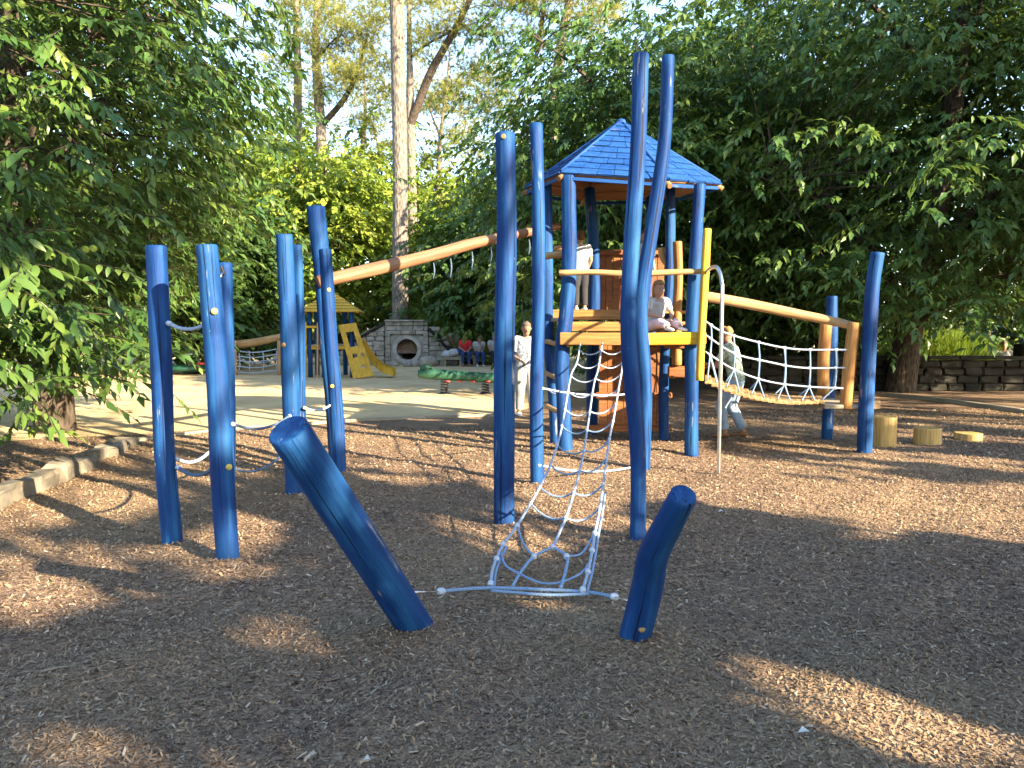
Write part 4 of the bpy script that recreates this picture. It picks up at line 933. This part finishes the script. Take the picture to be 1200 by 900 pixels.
def wing(s, length, h0, h1):
    nr = 8
    for k in range(nr):
        z = .1+k*.2; xmax = length*(1-max(0, (z-h1))/(h0-h1)) if z > h1 else length; x = .92; 
        while x < .92+xmax:
            l = rs.uniform(.28, .5); mb = MB(); box(mb, (cx+s*(x+l/2), 32.0+.25*(x-1)*(-.3 if s < 0 else -.5), z), (l-.02, .3, .19), None, .03, .02, rs); mb.build('stone', M['stone'], tn); x += l
    a = Vector((cx+s*.94, 32.05, h0)); b = Vector((cx+s*(1.1+length), 31.9, h1+.1)); mb = MB(); plank(mb, a, b, .5, .10, bev=.02, jit=.02); mb.build('coping', M['stone_shade'], tn)
wing(-1, 1.9, 1.72, .45); wing(1, .95, 1.55, .3)
# earth mound behind
V = []; nx, ny = 40, 26; X = np.linspace(-8, 7, nx)+cx; Y = np.linspace(32.2, 41, ny); XX, YY = np.meshgrid(X, Y)
ZZ = 1.75*np.exp(-((XX-cx)/3.2)**4)*np.exp(-(np.clip(YY-35.5, 0, 9)/3.2)**2)*np.clip((YY-32.0)/.7, 0, 1)*np.clip(1.15-.12*np.abs(XX-cx), .2, 1)
i = np.arange(nx*ny).reshape(ny, nx); o = np_mesh('mound', np.stack([XX, YY, ZZ-.01], -1).reshape(-1, 3), np.stack([i[:-1, :-1], i[:-1, 1:], i[1:, 1:], i[1:, :-1]], -1).reshape(-1, 4), M['mulch'], smooth=True); tag(o, kind='structure')
rng = np.random.default_rng(18); n = 2600; gx = rng.uniform(cx+.4, cx+4.2, n); gy = rng.uniform(32.1, 35, n)
zz = 1.7*np.exp(-((gx-cx)/3.2)**4)*np.clip(1.15-.12*np.abs(gx-cx), .2, 1)*np.clip((gy-32.0)/.7, 0, 1)
P = np.stack([gx, gy, zz-.03], -1); D = rng.normal(0, .5, P.shape); D[:, 2] = 1
V, Fc, q = leaf_arrays(P, D, rng.normal(size=P.shape), rng.uniform(.25, .6, n), TNv*np.array([1, 1.6, 1]), TNf, rng.random(n)*.6); tag(np_mesh('mound_grass', V, Fc, M['grass'], rnd=q), 'loose green plants covering the mound right of the tunnel', 'plants', kind='stuff')
for lab, px, py, s in (('grey boulder in front of the tunnel mouth', 486, 425, .26), ('rounded boulder right of the tunnel mouth', 502, 428, .42), ('small rock left of the tunnel mouth', 461, 427, .2), ('flat pebble of rock below the tunnel mouth', 478, 429, .17)):
    p = G(px, py+1); p = Vector((p.x*31/p.y, 31+rs.uniform(-.3, .2), 0)); mb = MB(); tube(mb, [p+Vector((-s, 0, s*.3)), p+Vector((-s*.6, 0, s*.38)), p+Vector((0, 0, s*.42)), p+Vector((s*.65, 0, s*.36)), p+Vector((s, 0, s*.25))], [s*.1, s*.62, s*.78, s*.6, s*.1], 12, 12, True, .14, int(px), flat=.9)
    tag(mb.build('boulder', M['stone']), lab, 'boulder', 'boulders at the tunnel')

# ================================================================== YELLOW SLIDE TOWER IN THE DISTANCE
st = empty('slide_tower', (W(390, 440, 24).x, 24.5, 0)); tag(st, 'small yellow slide tower with slatted pyramid roof in the background', 'slide tower')
dS = 24.2
for px, dd in ((364, 0), (413, 0), (372, 1.3), (405, 1.3)):
    a = W(px, 440, dS+dd); mb = MB(); tube(mb, [(a.x, a.y, -.1), (a.x, a.y, 2.1)], .075, 10, 4, True); mb.build('post', M['blue'], st)
c0 = W(389, 360, dS+.65); hw = .95; z0 = 2.06; z1 = 2.72
for k in range(4):
    for j in range(7):
        t0, t1 = j/7, (j+.72)/7; w0, w1 = hw*(1-t0), hw*(1-t1); zz0, zz1 = z0+(z1-z0)*t0, z0+(z1-z0)*t1; rt = Matrix.Rotation(k*math.pi/2+.12, 3, 'Z')
        q = [(-w0, -w0, zz0), (w0, -w0, zz0), (w1, -w1, zz1), (-w1, -w1, zz1)]; q = [rt@Vector(p) for p in q]; nrm = (rt@Vector((0, -.57, .82)))*.03
        q = [Vector((c0.x, c0.y, 0))+p for p in q]; V = q+[p+nrm for p in q]; mb = MB(); mb.add(V, [(3, 2, 1, 0), (4, 5, 6, 7), (0, 1, 5, 4), (1, 2, 6, 5), (2, 3, 7, 6), (3, 0, 4, 7)], None, False); mb.build('roof_slat', M['yellow'], st)
    rt = Matrix.Rotation(k*math.pi/2+.12, 3, 'Z'); a = Vector((c0.x, c0.y, 0))+rt@Vector((-hw*.96, -hw*.96, z0-.02)); mb = MB(); plank(mb, a, Vector((c0.x, c0.y, z1-.03)), .06, .06); mb.build('rafter', M['yellow'], st)
for x0, x1, y, z in ((364, 413, 0, .95), (372, 405, 1.3, .95)):
    a, b = W(x0, 400, dS+y), W(x1, 400, dS+y); a.z = b.z = z; mb = MB(); plank(mb, a, b, .1, .12); mb.build('beam', M['yellow'], st)
a, b = W(366, 400, dS+.6), W(411, 400, dS+.6); a.z = b.z = 1.02; mb = MB(); plank(mb, a, b, 1.3, .05); mb.build('deck', M['grey_wood'], st)
for k, (x, wd, mt) in enumerate(((358, .06, 'yellow'), (372, .05, 'log'), (379, .09, 'blue'), (386, .07, 'blue'))):
    a = W(x, 440, dS-.15); mb = MB(); plank(mb, (a.x, a.y, 0), (a.x+.04, a.y, 1.75 if k < 2 else 1.1), wd, wd, up=(0, 1, 0)); mb.build('upright', M[mt], st)
a, b = W(356, 383, dS-.15), W(371, 383, dS-.15); mb = MB(); plank(mb, a, b, .07, .07); mb.build('rail', M['yellow'], st)
# climbing panel with cut outs, leaning
pa = W(397, 381, dS-.25); pb = W(417, 378, dS-.1); pc = W(438, 440, dS-.55); pd = W(414, 444, dS-.75)
u_ = lambda s, t: (pa.lerp(pd, t)).lerp(pb.lerp(pc, t), s)
ss = [0, .14, .28, .52, .72, .86, 1]; ts = [0, .15, .43, .56, .63, .78, .84, 1]
holes = {(2, 1), (3, 1), (2, 3), (4, 3), (3, 5)}
mb = MB(); nr = (pb-pa).cross(pd-pa).normalized()*.05
for i in range(len(ss)-1):
    for j in range(len(ts)-1):
        if (i, j) in holes: continue
        q = [u_(ss[i], ts[j]), u_(ss[i+1], ts[j]), u_(ss[i+1], ts[j+1]), u_(ss[i], ts[j+1])]; V = q+[p+nr for p in q]
        mb.add(V, [(3, 2, 1, 0), (4, 5, 6, 7), (0, 1, 5, 4), (1, 2, 6, 5), (2, 3, 7, 6), (3, 0, 4, 7)], None, False)
mb.build('climbing_panel', M['yellow'], st)
cp = [W(424, 402, 24.6), W(432, 416, 24.5), W(440, 427, 24.4), W(450, 435, 24.25), W(462, 439, 24.1)]; C = catmull(cp, 12); V = []; Fc = []
for p in C:
    V += [p+Vector((0, -.28, .2)), p+Vector((0, -.26, .02)), p+Vector((0, .26, .02)), p+Vector((0, .28, .2)), p+Vector((0, .30, .2)), p+Vector((0, .29, -.03)), p+Vector((0, -.29, -.03)), p+Vector((0, -.30, .2))]
for i in range(11):
    for k in range(8): Fc.append((i*8+k, i*8+(k+1) % 8, (i+1)*8+(k+1) % 8, (i+1)*8+k))
mb = MB(); mb.add(V, Fc+[tuple(range(8)), tuple(88+k for k in range(7, -1, -1))], None, False); mb.build('chute', M['yellow'], st)

# white net bridge far left
nb = empty('net_bridge', W(300, 437, 26)); tag(nb, 'white rope net bridge with pale log rail behind the left poles', 'net bridge')
dN = 25.5
mb = MB(); tube(mb, [W(268, 405, dN+.3), W(300, 401, dN+.3), W(332, 394, dN+.3)], [.13, .13, .11], 12, 8, True, .06, 5); mb.build('handrail', M['log'], nb)
for x in (276, 328):
    a = W(x, 440, dN); mb = MB(); tube(mb, [(a.x, a.y, -.1), (a.x, a.y, 1.15)], .07, 10, 4, True); mb.build('post', M['log'], nb)
for k, y in enumerate((411, 417, 422, 429, 436)): rope_obj([W(275, y, dN), W(300, y+2-(k == 4)*1, dN), W(330, y-3, dN)], .022, 'rope_white', nb, n=8, seg=5)
for x in (280, 292, 308, 324): rope_obj([W(x, 411, dN), W(x+1, 424, dN), W(x, 436, dN)], .02, 'rope_white', nb, n=6, seg=5)
rope_obj([W(276, 418, dN+.6), W(300, 426, dN+.6), W(330, 420, dN+.6)], .02, 'rope_white', nb, n=8, seg=5)

# spring carousel far left
sc_ = empty('spinning_seat', W(222, 437, 26)); tag(sc_, 'low green spinning disc with a white steering wheel', 'playground spinner')
a = W(222, 434, 26); mb = MB(); tube(mb, [(a.x, a.y, .1), (a.x, a.y, .16), (a.x, a.y, .26), (a.x, a.y, .3)], [.62, .75, .75, .66], 24, 7, True); mb.build('disc', M['green'], sc_)
mb = MB(); tube(mb, [(a.x, a.y, -.05), (a.x, a.y, .12)], .25, 12, 2, True); mb.build('base', M['black'], sc_)
mb = MB(); tube(mb, [(a.x, a.y, .28), (a.x, a.y, .68)], .035, 10, 2, True); mb.build('column', M['white'], sc_)
mb = MB(); tube(mb, [(a.x, a.y, .66), (a.x, a.y, .70)], .2, 16, 2, True); mb.build('wheel', M['white'], sc_)
a = W(242, 434, 26.5); sb = empty('red_bench', a); tag(sb, 'small red seat beside the green spinning disc', 'seat'); mb = MB(); plank(mb, (a.x-.35, a.y, .33), (a.x+.35, a.y, .33), .4, .06); mb.build('seat_board', M['red'], sb)
for s in (-1, 1): mb = MB(); tube(mb, [(a.x+s*.28, a.y, -.05), (a.x+s*.28, a.y, .31)], .04, 8, 2, True); mb.build('leg', M['black'], sb)

# green spring seesaw
ss_ = empty('spring_seesaw', G(545, 463)); tag(ss_, 'dark green crocodile seesaw log on black springs', 'seesaw')
dX = 18.2; mb = MB(); tube(mb, [W(490, 438, dX), W(502, 438, dX), W(545, 441, dX), W(590, 444, dX), W(612, 446, dX)], [.09, .13, .12, .115, .05], 14, 24, True, .02, 77); mb.build('body', M['green'], ss_)
mb = MB(); tube(mb, [W(492, 431, dX), W(500, 430, dX), W(506, 432, dX)], [.05, .085, .04], 10, 6, True, .1, 3); mb.build('head_crest', M['green'], ss_)
for x in (500, 506): mb = MB(); c = W(x, 431, dX-.08); tube(mb, [c-Vector((.03, 0, 0)), c, c+Vector((.03, 0, 0))], [.008, .03, .008], 8, 5, True); mb.build('eye', M['green'], ss_)
for x in (521, 569):
    c = W(x, 450, dX); pts = [(c.x+.085*math.cos(k*.8), c.y+.085*math.sin(k*.8), .02+.32*k/40) for k in range(41)]; mb = MB(); tube(mb, pts, .017, 6, 80, True); mb.build('spring', M['black'], ss_)
    mb = MB(); tube(mb, [(c.x, c.y, -.03), (c.x, c.y, .03)], .14, 14, 2, True); mb.build('base_plate', M['black'], ss_)
for x in (525, 539, 554, 572): mb = MB(); c = W(x, 447, dX-.12); tube(mb, [c-Vector((.05, 0, 0)), c+Vector((.05, 0, 0))], .022, 8, 2, True); mb.build('foot_rest', M['red'], ss_)

# ================================================================== PEOPLE
def skin_m(n, c): return plain(n, tuple(q*.75 for q in c), .55, .15, 14, .35, 0, .05, 'pos')
SK = skin_m('skin', (.48, .27, .18)); SKT = skin_m('tanned_skin', (.36, .19, .12))
def cloth(n, c, var=.15, sc=10): return plain(n, c, .9, var, sc, .15, 0, .5, 'pos')
def remesh(o, vox):
    m = o.modifiers.new('remesh', 'REMESH'); m.mode = 'VOXEL'; m.voxel_size = vox; m.use_smooth_shade = True
    s = o.modifiers.new('smooth', 'SMOOTH'); s.factor = .5; s.iterations = 3
def person(label, loc, rz, mats, pose='stand', H=1.68, vox=.010, hair_len=.10, J=None, child=False, hat=False):
    """mats: skin, top, bottom, shoe, hair; pose joints in local coords (x right of the person, y forward)"""
    root = empty('person', loc, 0); tag(root, label, 'person'); k = H/1.68; rot = Matrix.Rotation(rz, 3, 'Z'); L0 = Vector(loc)
    hs = 1.18 if child else 1.0
    j = dict(hip=(0, 0, .88), chest=(0, 0, 1.22), neck=(0, .01, 1.40), head=(0, .03, 1.56), shL=(-.185, 0, 1.36), shR=(.185, 0, 1.36), elL=(-.235, -.03, 1.09), elR=(.235, -.03, 1.09), waL=(-.21, .10, .86), waR=(.21, .10, .86),
             hpL=(-.09, 0, .88), hpR=(.09, 0, .88), knL=(-.10, .02, .48), knR=(.10, .02, .48), anL=(-.10, -.02, .09), anR=(.10, -.02, .09), hdL=None, hdR=None)
    if J: j.update(J)
    Q = {n: (L0+rot@(Vector(p)*k) if p is not None else None) for n, p in j.items()}
    X = rot@Vector((1, 0, 0)); Yf = rot@Vector((0, 1, 0)); up = Vector((0, 0, 1))
    def tb(mb, pts, rr, flat=1.0, ref=None, seg=12, n=None): tube(mb, pts, [r*k for r in rr], seg, n or len(pts)*4, True, 0, 0, 0, flat, ref, off=0)
    body = MB(); hd = Q['head']; hn = (hd-Q['neck']).normalized(); fw = (Yf-hn*Yf.dot(hn)).normalized()
    tb(body, [hd-hn*.115*k*hs, hd-hn*.09*k*hs+fw*.012*k, hd-hn*.03*k*hs+fw*.006*k, hd+hn*.04*k*hs, hd+hn*.09*k*hs, hd+hn*.115*k*hs], [.025*hs, .058*hs, .074*hs, .078*hs, .055*hs, .015*hs], 1.22, X, 16)
    tb(body, [hd+fw*.088*k*hs+hn*.02*k, hd+fw*.104*k*hs-hn*.015*k, hd+fw*.09*k*hs-hn*.028*k], [.008, .014, .011])
    for s in (-1, 1): tb(body, [hd+X*s*.072*k*hs+hn*.02*k, hd+X*s*.084*k*hs-hn*.005*k, hd+X*s*.074*k*hs-hn*.03*k], [.006, .014, .006])
    tb(body, [Q['chest'], Q['neck'], hd-hn*.06*k], [.07, .052, .05])
    tor = [Q['hip']-up*.06*k if pose == 'stand' else Q['hip'], Q['hip']+(Q['chest']-Q['hip'])*.45, Q['chest'], Q['neck'].lerp(Q['chest'], .25), Q['neck']]
    tr = [.155, .140, .165, .155, .06]; tb(body, tor, tr, .66, X, 16)
    limb = {}
    for s in 'LR':
        arm = [Q['sh'+s], Q['sh'+s].lerp(Q['el'+s], .5), Q['el'+s], Q['el'+s].lerp(Q['wa'+s], .4), Q['wa'+s]]; tb(body, arm, [.052, .045, .037, .037, .025])
        tb(body, [Q['chest'].lerp(Q['neck'], .6), Q['sh'+s]], [.06, .05])
        leg = [Q['hp'+s], Q['hp'+s].lerp(Q['kn'+s], .45), Q['kn'+s], Q['kn'+s].lerp(Q['an'+s], .35), Q['an'+s]]; tb(body, leg, [.088, .075, .055, .056, .036])
        limb[s] = (arm, leg)
        hdir = ((Q['hd'+s]-Q['wa'+s]) if Q['hd'+s] is not None else (Q['wa'+s]-Q['el'+s])).normalized(); sd = hdir.cross(up); sd = sd.normalized() if sd.length > .1 else X; pn = sd.cross(hdir)
        w0 = Q['wa'+s]; tb(body, [w0, w0+hdir*.045*k, w0+hdir*.085*k], [.024, .036, .034], .5, sd, 10)
        for f in range(4):
            o_ = sd*((f-1.5)*.019*k); ln = (.062, .075, .07, .055)[f]*k; b0 = w0+hdir*.075*k+o_
            tb(body, [b0, b0+hdir*ln*.5-pn*.006*k, b0+hdir*ln*.95-pn*.022*k], [.0095, .0088, .0075], 1, None, 7, 7)
        ts_ = 1 if s == 'L' else -1; b0 = w0+hdir*.03*k+sd*.026*k*ts_; tb(body, [b0, b0+hdir*.03*k+sd*.022*k*ts_, b0+hdir*.06*k+sd*.026*k*ts_], [.012, .010, .008], 1, None, 7, 7)
        a = Q['an'+s]; tb(body, [a, a-up*.05*k], [.036, .036])
    bo = body.build('body', mats[0], root); remesh(bo, vox*.8)
    shirt = MB(); g = .014
    tb(shirt, [Q['hip']-up*.02*k, Q['hip']+(Q['chest']-Q['hip'])*.45, Q['chest'], Q['neck'].lerp(Q['chest'], .3), Q['neck']-hn*.02*k], [.175+g, .158+g, .178+g, .16+g, .062+g], .68, X, 16)
    for s in 'LR':
        a = limb[s][0]; tb(shirt, [Q['chest'].lerp(Q['neck'], .6), a[0], a[1], a[1].lerp(a[2], .5)], [.075, .066, .062, .062])
    remesh(shirt.build('shirt', mats[1], root), vox)
    tr_ = MB(); tb(tr_, [Q['hip']+(Q['chest']-Q['hip'])*.18, Q['hip'], Q['hip']-up*.08*k], [.145, .158, .13], .72, X, 16)
    for s in 'LR':
        l = limb[s][1]; tb(tr_, [Q['hip'].lerp(l[0], .8), l[1], l[2], l[3], l[4]+(l[3]-l[4])*.12], [.115, .104, .086, .080, .066])
    remesh(tr_.build('trousers', mats[2], root), vox)
    for s in 'LR':
        a = Q['an'+s]; mb = MB(); fd = Yf
        tb(mb, [a-fd*.07*k-up*.055*k, a-fd*.03*k-up*.045*k, a+fd*.06*k-up*.055*k, a+fd*.15*k-up*.065*k, a+fd*.19*k-up*.068*k], [.022, .045, .043, .036, .015], .75, X, 12, 14); mb.build('shoe', mats[3], root)
    hair = MB(); bk = hd-fw*.004*k*hs
    tb(hair, [bk-hn*(hair_len-.02)*k-fw*.045*k, bk-hn*.03*k-fw*.035*k*hs, bk+hn*.03*k*hs-fw*.014*k*hs, bk+hn*.085*k*hs+fw*.012*k, bk+hn*.130*k*hs+fw*.01*k], [.05*hs, .074*hs, .086*hs, .074*hs, .02*hs], 1.16, X, 14, 16)
    remesh(hair.build('hair', mats[4], root), vox)
    for s in (-1, 1):
        e = hd+fw*.092*k*hs+X*s*.03*k*hs+hn*.012*k; mb = MB(); tube(mb, [e-X*.012*k, e, e+X*.012*k], [.002*k, .007*k, .002*k], 8, 5, True); mb.build('eye', M['black'], bo)
    m_ = hd+fw*.086*k*hs-hn*.055*k*hs; mb = MB(); tube(mb, [m_-X*.022*k, m_+fw*.004*k, m_+X*.022*k], [.003*k, .006*k, .003*k], 6, 5, True); mb.build('mouth', mats[0], bo)
    return root
white = cloth('white_cotton', (.38, .375, .37)); pat = cloth('patterned_top', (.21, .24, .29), .9, 30); pants = cloth('pale_trousers', (.27, .265, .26), .2); jeans = cloth('light_jeans', (.22, .29, .38), .2); navy = cloth('navy_denim', (.03, .05, .14)); redc = cloth('red_cotton', (.55, .03, .04))
sage = cloth('sage_print_top', (.27, .34, .26), .7, 14); greyc = cloth('grey_cotton', (.40, .42, .42)); blackc = cloth('black_cotton', (.03, .03, .035)); pink = cloth('pale_pink_cotton', (.66, .50, .52), .15); brownh = cloth('brown_hair', (.11, .055, .025), .4, 40); darkh = cloth('dark_hair', (.03, .02, .015), .4, 40); greyh = cloth('grey_hair', (.11, .085, .065), .3, 40); shoeb = cloth('brown_leather', (.22, .11, .05)); shoew = cloth('white_canvas', (.65, .63, .6)); blond = cloth('light_brown_hair', (.24, .13, .06), .4, 40)
p = G(616, 487.5)
person('woman in patterned white top and pale trousers standing left of the tower', (p.x, p.y, 0), R(190), (SKT, pat, pants, shoew, greyh), H=1.70, J=dict(elR=(.25, .02, 1.08), waR=(.14, .22, 1.0), elL=(-.25, .02, 1.08), waL=(-.10, .24, 1.0), anL=(-.12, .08, .09), anR=(.11, -.06, .09), head=(0, .05, 1.555)))
p = G(857, 512)
person('adult in sage print top and light jeans walking behind the steel pole', (p.x, p.y, 0), R(65), (SKT, sage, jeans, shoeb, blond), H=1.64, hair_len=.07, J=dict(hip=(0, -.06, .86), chest=(0, .02, 1.20), neck=(0, .06, 1.38), head=(0, .11, 1.53), shL=(-.18, .05, 1.34), shR=(.18, .05, 1.34), elL=(-.22, .22, 1.06), elR=(.23, .16, 1.06), waL=(-.14, .44, 1.10), waR=(.18, .40, 1.02), hpL=(-.09, -.06, .86), hpR=(.09, -.06, .86), knL=(-.10, .14, .48), knR=(.10, .02, .46), anL=(-.10, .08, .09), anR=(.10, -.16, .09)))
person('child with long brown hair in a white and pink dress sitting on the tower deck', (1.86, 9.98, 1.53), R(200), (SK, white, pink, shoew, blond), 'sit', 1.22, .008, .34, dict(hip=(0, -.05, .10), chest=(0, .0, .42), neck=(0, .05, .60), head=(0, .09, .78), shL=(-.18, .04, .56), shR=(.18, .04, .56), elL=(-.25, .12, .34), elR=(.25, .12, .34), waL=(-.12, .34, .26), waR=(.12, .34, .26), hpL=(-.09, -.05, .10), hpR=(.09, -.05, .10), knL=(-.14, .38, .16), knR=(.14, .38, .16), anL=(-.13, .62, .11), anR=(.13, .62, .11)), True)
p = W(683, 362, 11.0)
person('child in white shirt and dark trousers standing behind the tower front post', (p.x-.04, 11.0, 1.825), R(20), (SK, white, blackc, shoew, brownh), H=1.12, vox=.008, child=True)
person('child in white shirt at the back of the tower behind the tallest pole', (1.90, 11.2, 1.825), R(200), (SK, white, navy, shoew, brownh), H=1.16, vox=.008, child=True, J=dict(elR=(.30, .06, 1.15), waR=(.38, .2, 1.3)))
# seated group on a bench
bn = empty('park_bench', (W(556, 430, 31).x, 31.2, 0)); tag(bn, 'low wooden bench carrying the seated group near the tunnel', 'bench')
bxm = W(556, 430, 31).x
for k in range(3): mb = MB(); plank(mb, (bxm-1.5, 31.1+k*.15, .42), (bxm+1.5, 31.1+k*.15, .42), .13, .05); mb.build('seat_slat', M['grey_wood'], bn)
for x in (-1.3, 0, 1.3): mb = MB(); box(mb, (bxm+x, 31.25, .19), (.12, .4, .40), None, .01); mb.build('leg', M['grey_wood'], bn)
SIT = dict(hip=(0, 0, .53), chest=(0, .05, .86), neck=(0, .09, 1.04), head=(0, .13, 1.19), shL=(-.18, .08, 1.0), shR=(.18, .08, 1.0), elL=(-.22, .14, .76), elR=(.22, .14, .76), waL=(-.10, .36, .66), waR=(.10, .36, .66), hpL=(-.10, 0, .53), hpR=(.10, 0, .53), knL=(-.12, .42, .54), knR=(.12, .42, .54), anL=(-.12, .44, .10), anR=(.12, .40, .10))
LEAN = dict(SIT); LEAN.update(chest=(0, .16, .82), neck=(0, .26, .97), head=(0, .33, 1.10), shL=(-.18, .22, .95), shR=(.18, .22, .95))
for lab, px, ms, J in (('seated person in a red shirt and blue jeans on the bench', 545, (SK, redc, navy, shoeb, darkh), SIT), ('seated person in a pale grey top between red and white shirts', 560, (SK, greyc, navy, shoew, greyh), LEAN), ('seated person in a white shirt with dark trousers, half hidden by the thick blue pole', 578, (SK, white, blackc, shoeb, greyh), SIT)):
    x = W(px, 420, 31.2).x; person(lab, (x, 31.2, 0), R(180+random.uniform(-20, 20)), ms, 'sit', 1.68, .016, .08, J)
bg = empty('bag_pile', W(529, 425, 31)); tag(bg, 'pile of pale bags and a dark jacket beside the seated group', 'bags')
for k, (px, py, s, m_) in enumerate(((524, 416, .22, greyc), (532, 413, .26, white), (539, 415, .2, navy))):
    c = W(px, py, 31.1); c.z = .50+.05*k; mb = MB(); tube(mb, [c-Vector((s, 0, .03)), c-Vector((s*.5, 0, 0)), c, c+Vector((s*.6, 0, 0)), c+Vector((s, 0, -.04))], [s*.15, s*.6, s*.7, s*.55, s*.1], 12, 12, True, .15, k); mb.build('bag', m_, bg)
mb = MB(); plank(mb, (W(520, 420, 31.1).x, 31.1, .33), (W(542, 420, 31.1).x, 31.1, .33), .5, .1); mb.build('bench_board', M['grey_wood'], bg)
for x in (522, 540): mb = MB(); box(mb, (W(x, 420, 31.1).x, 31.1, .13), (.1, .4, .30), None, .01); mb.build('leg', M['grey_wood'], bg)
p = W(1176, 410, 21.3)
person('person in a pale top standing behind the stone wall with one arm out', (p.x, 21.3, -.45), R(160), (SKT, white, navy, shoeb, greyh), H=1.66, vox=.012, J=dict(elR=(.30, .10, 1.18), waR=(.45, .25, 1.22)))

# ================================================================== LITTER ON THE MULCH
rs = random.Random(21)
for i, (lab, a, b) in enumerate((('straight pale dry stick lying on the mulch', (48, 792), (92, 785)), ('thin dry twig lying near the warm light patch', (135, 778), (165, 779)), ('pale twig in front of the thick slanting post', (434, 818), (462, 805)), ('bent twig on the mulch below the crooked anchor post', (520, 893), (553, 876)))):
    p, q = G(*a), G(*b); p.z = q.z = .018; root = empty('dry_twig', p); tag(root, lab, 'twig', None)
    mb = MB(); tube(mb, [p, p.lerp(q, .5)+Vector((rs.uniform(-.01, .01), rs.uniform(-.01, .01), .006)), q], [.006, .005, .003], 6, 7, True, .1, i); mb.build('stem', M['grey_wood'], root)
pl = plain('pale_dry_leaf', (.50, .47, .42), .8, .2, 30, .2, 0, .2, 'pos')
for lab, x, y, s in (('white scrap lying right of the crooked anchor post', 942, 863, .05), ('pale dry leaf on the mulch behind the crooked anchor post', 845, 602, .06), ('small white flake near the shaded foreground stones', 430, 897, .04)):
    p = G(x, y); mb = MB(); mb.add([(p.x-s/2, p.y, .016), (p.x, p.y-s*.35, .030), (p.x+s/2, p.y, .018), (p.x, p.y+s*.35, .034), (p.x, p.y, .022)], [(0, 1, 4), (1, 2, 4), (2, 3, 4), (3, 0, 4)], None, True)
    tag(mb.build('dry_leaf', pl), lab, 'leaf', 'pale scraps on the mulch')
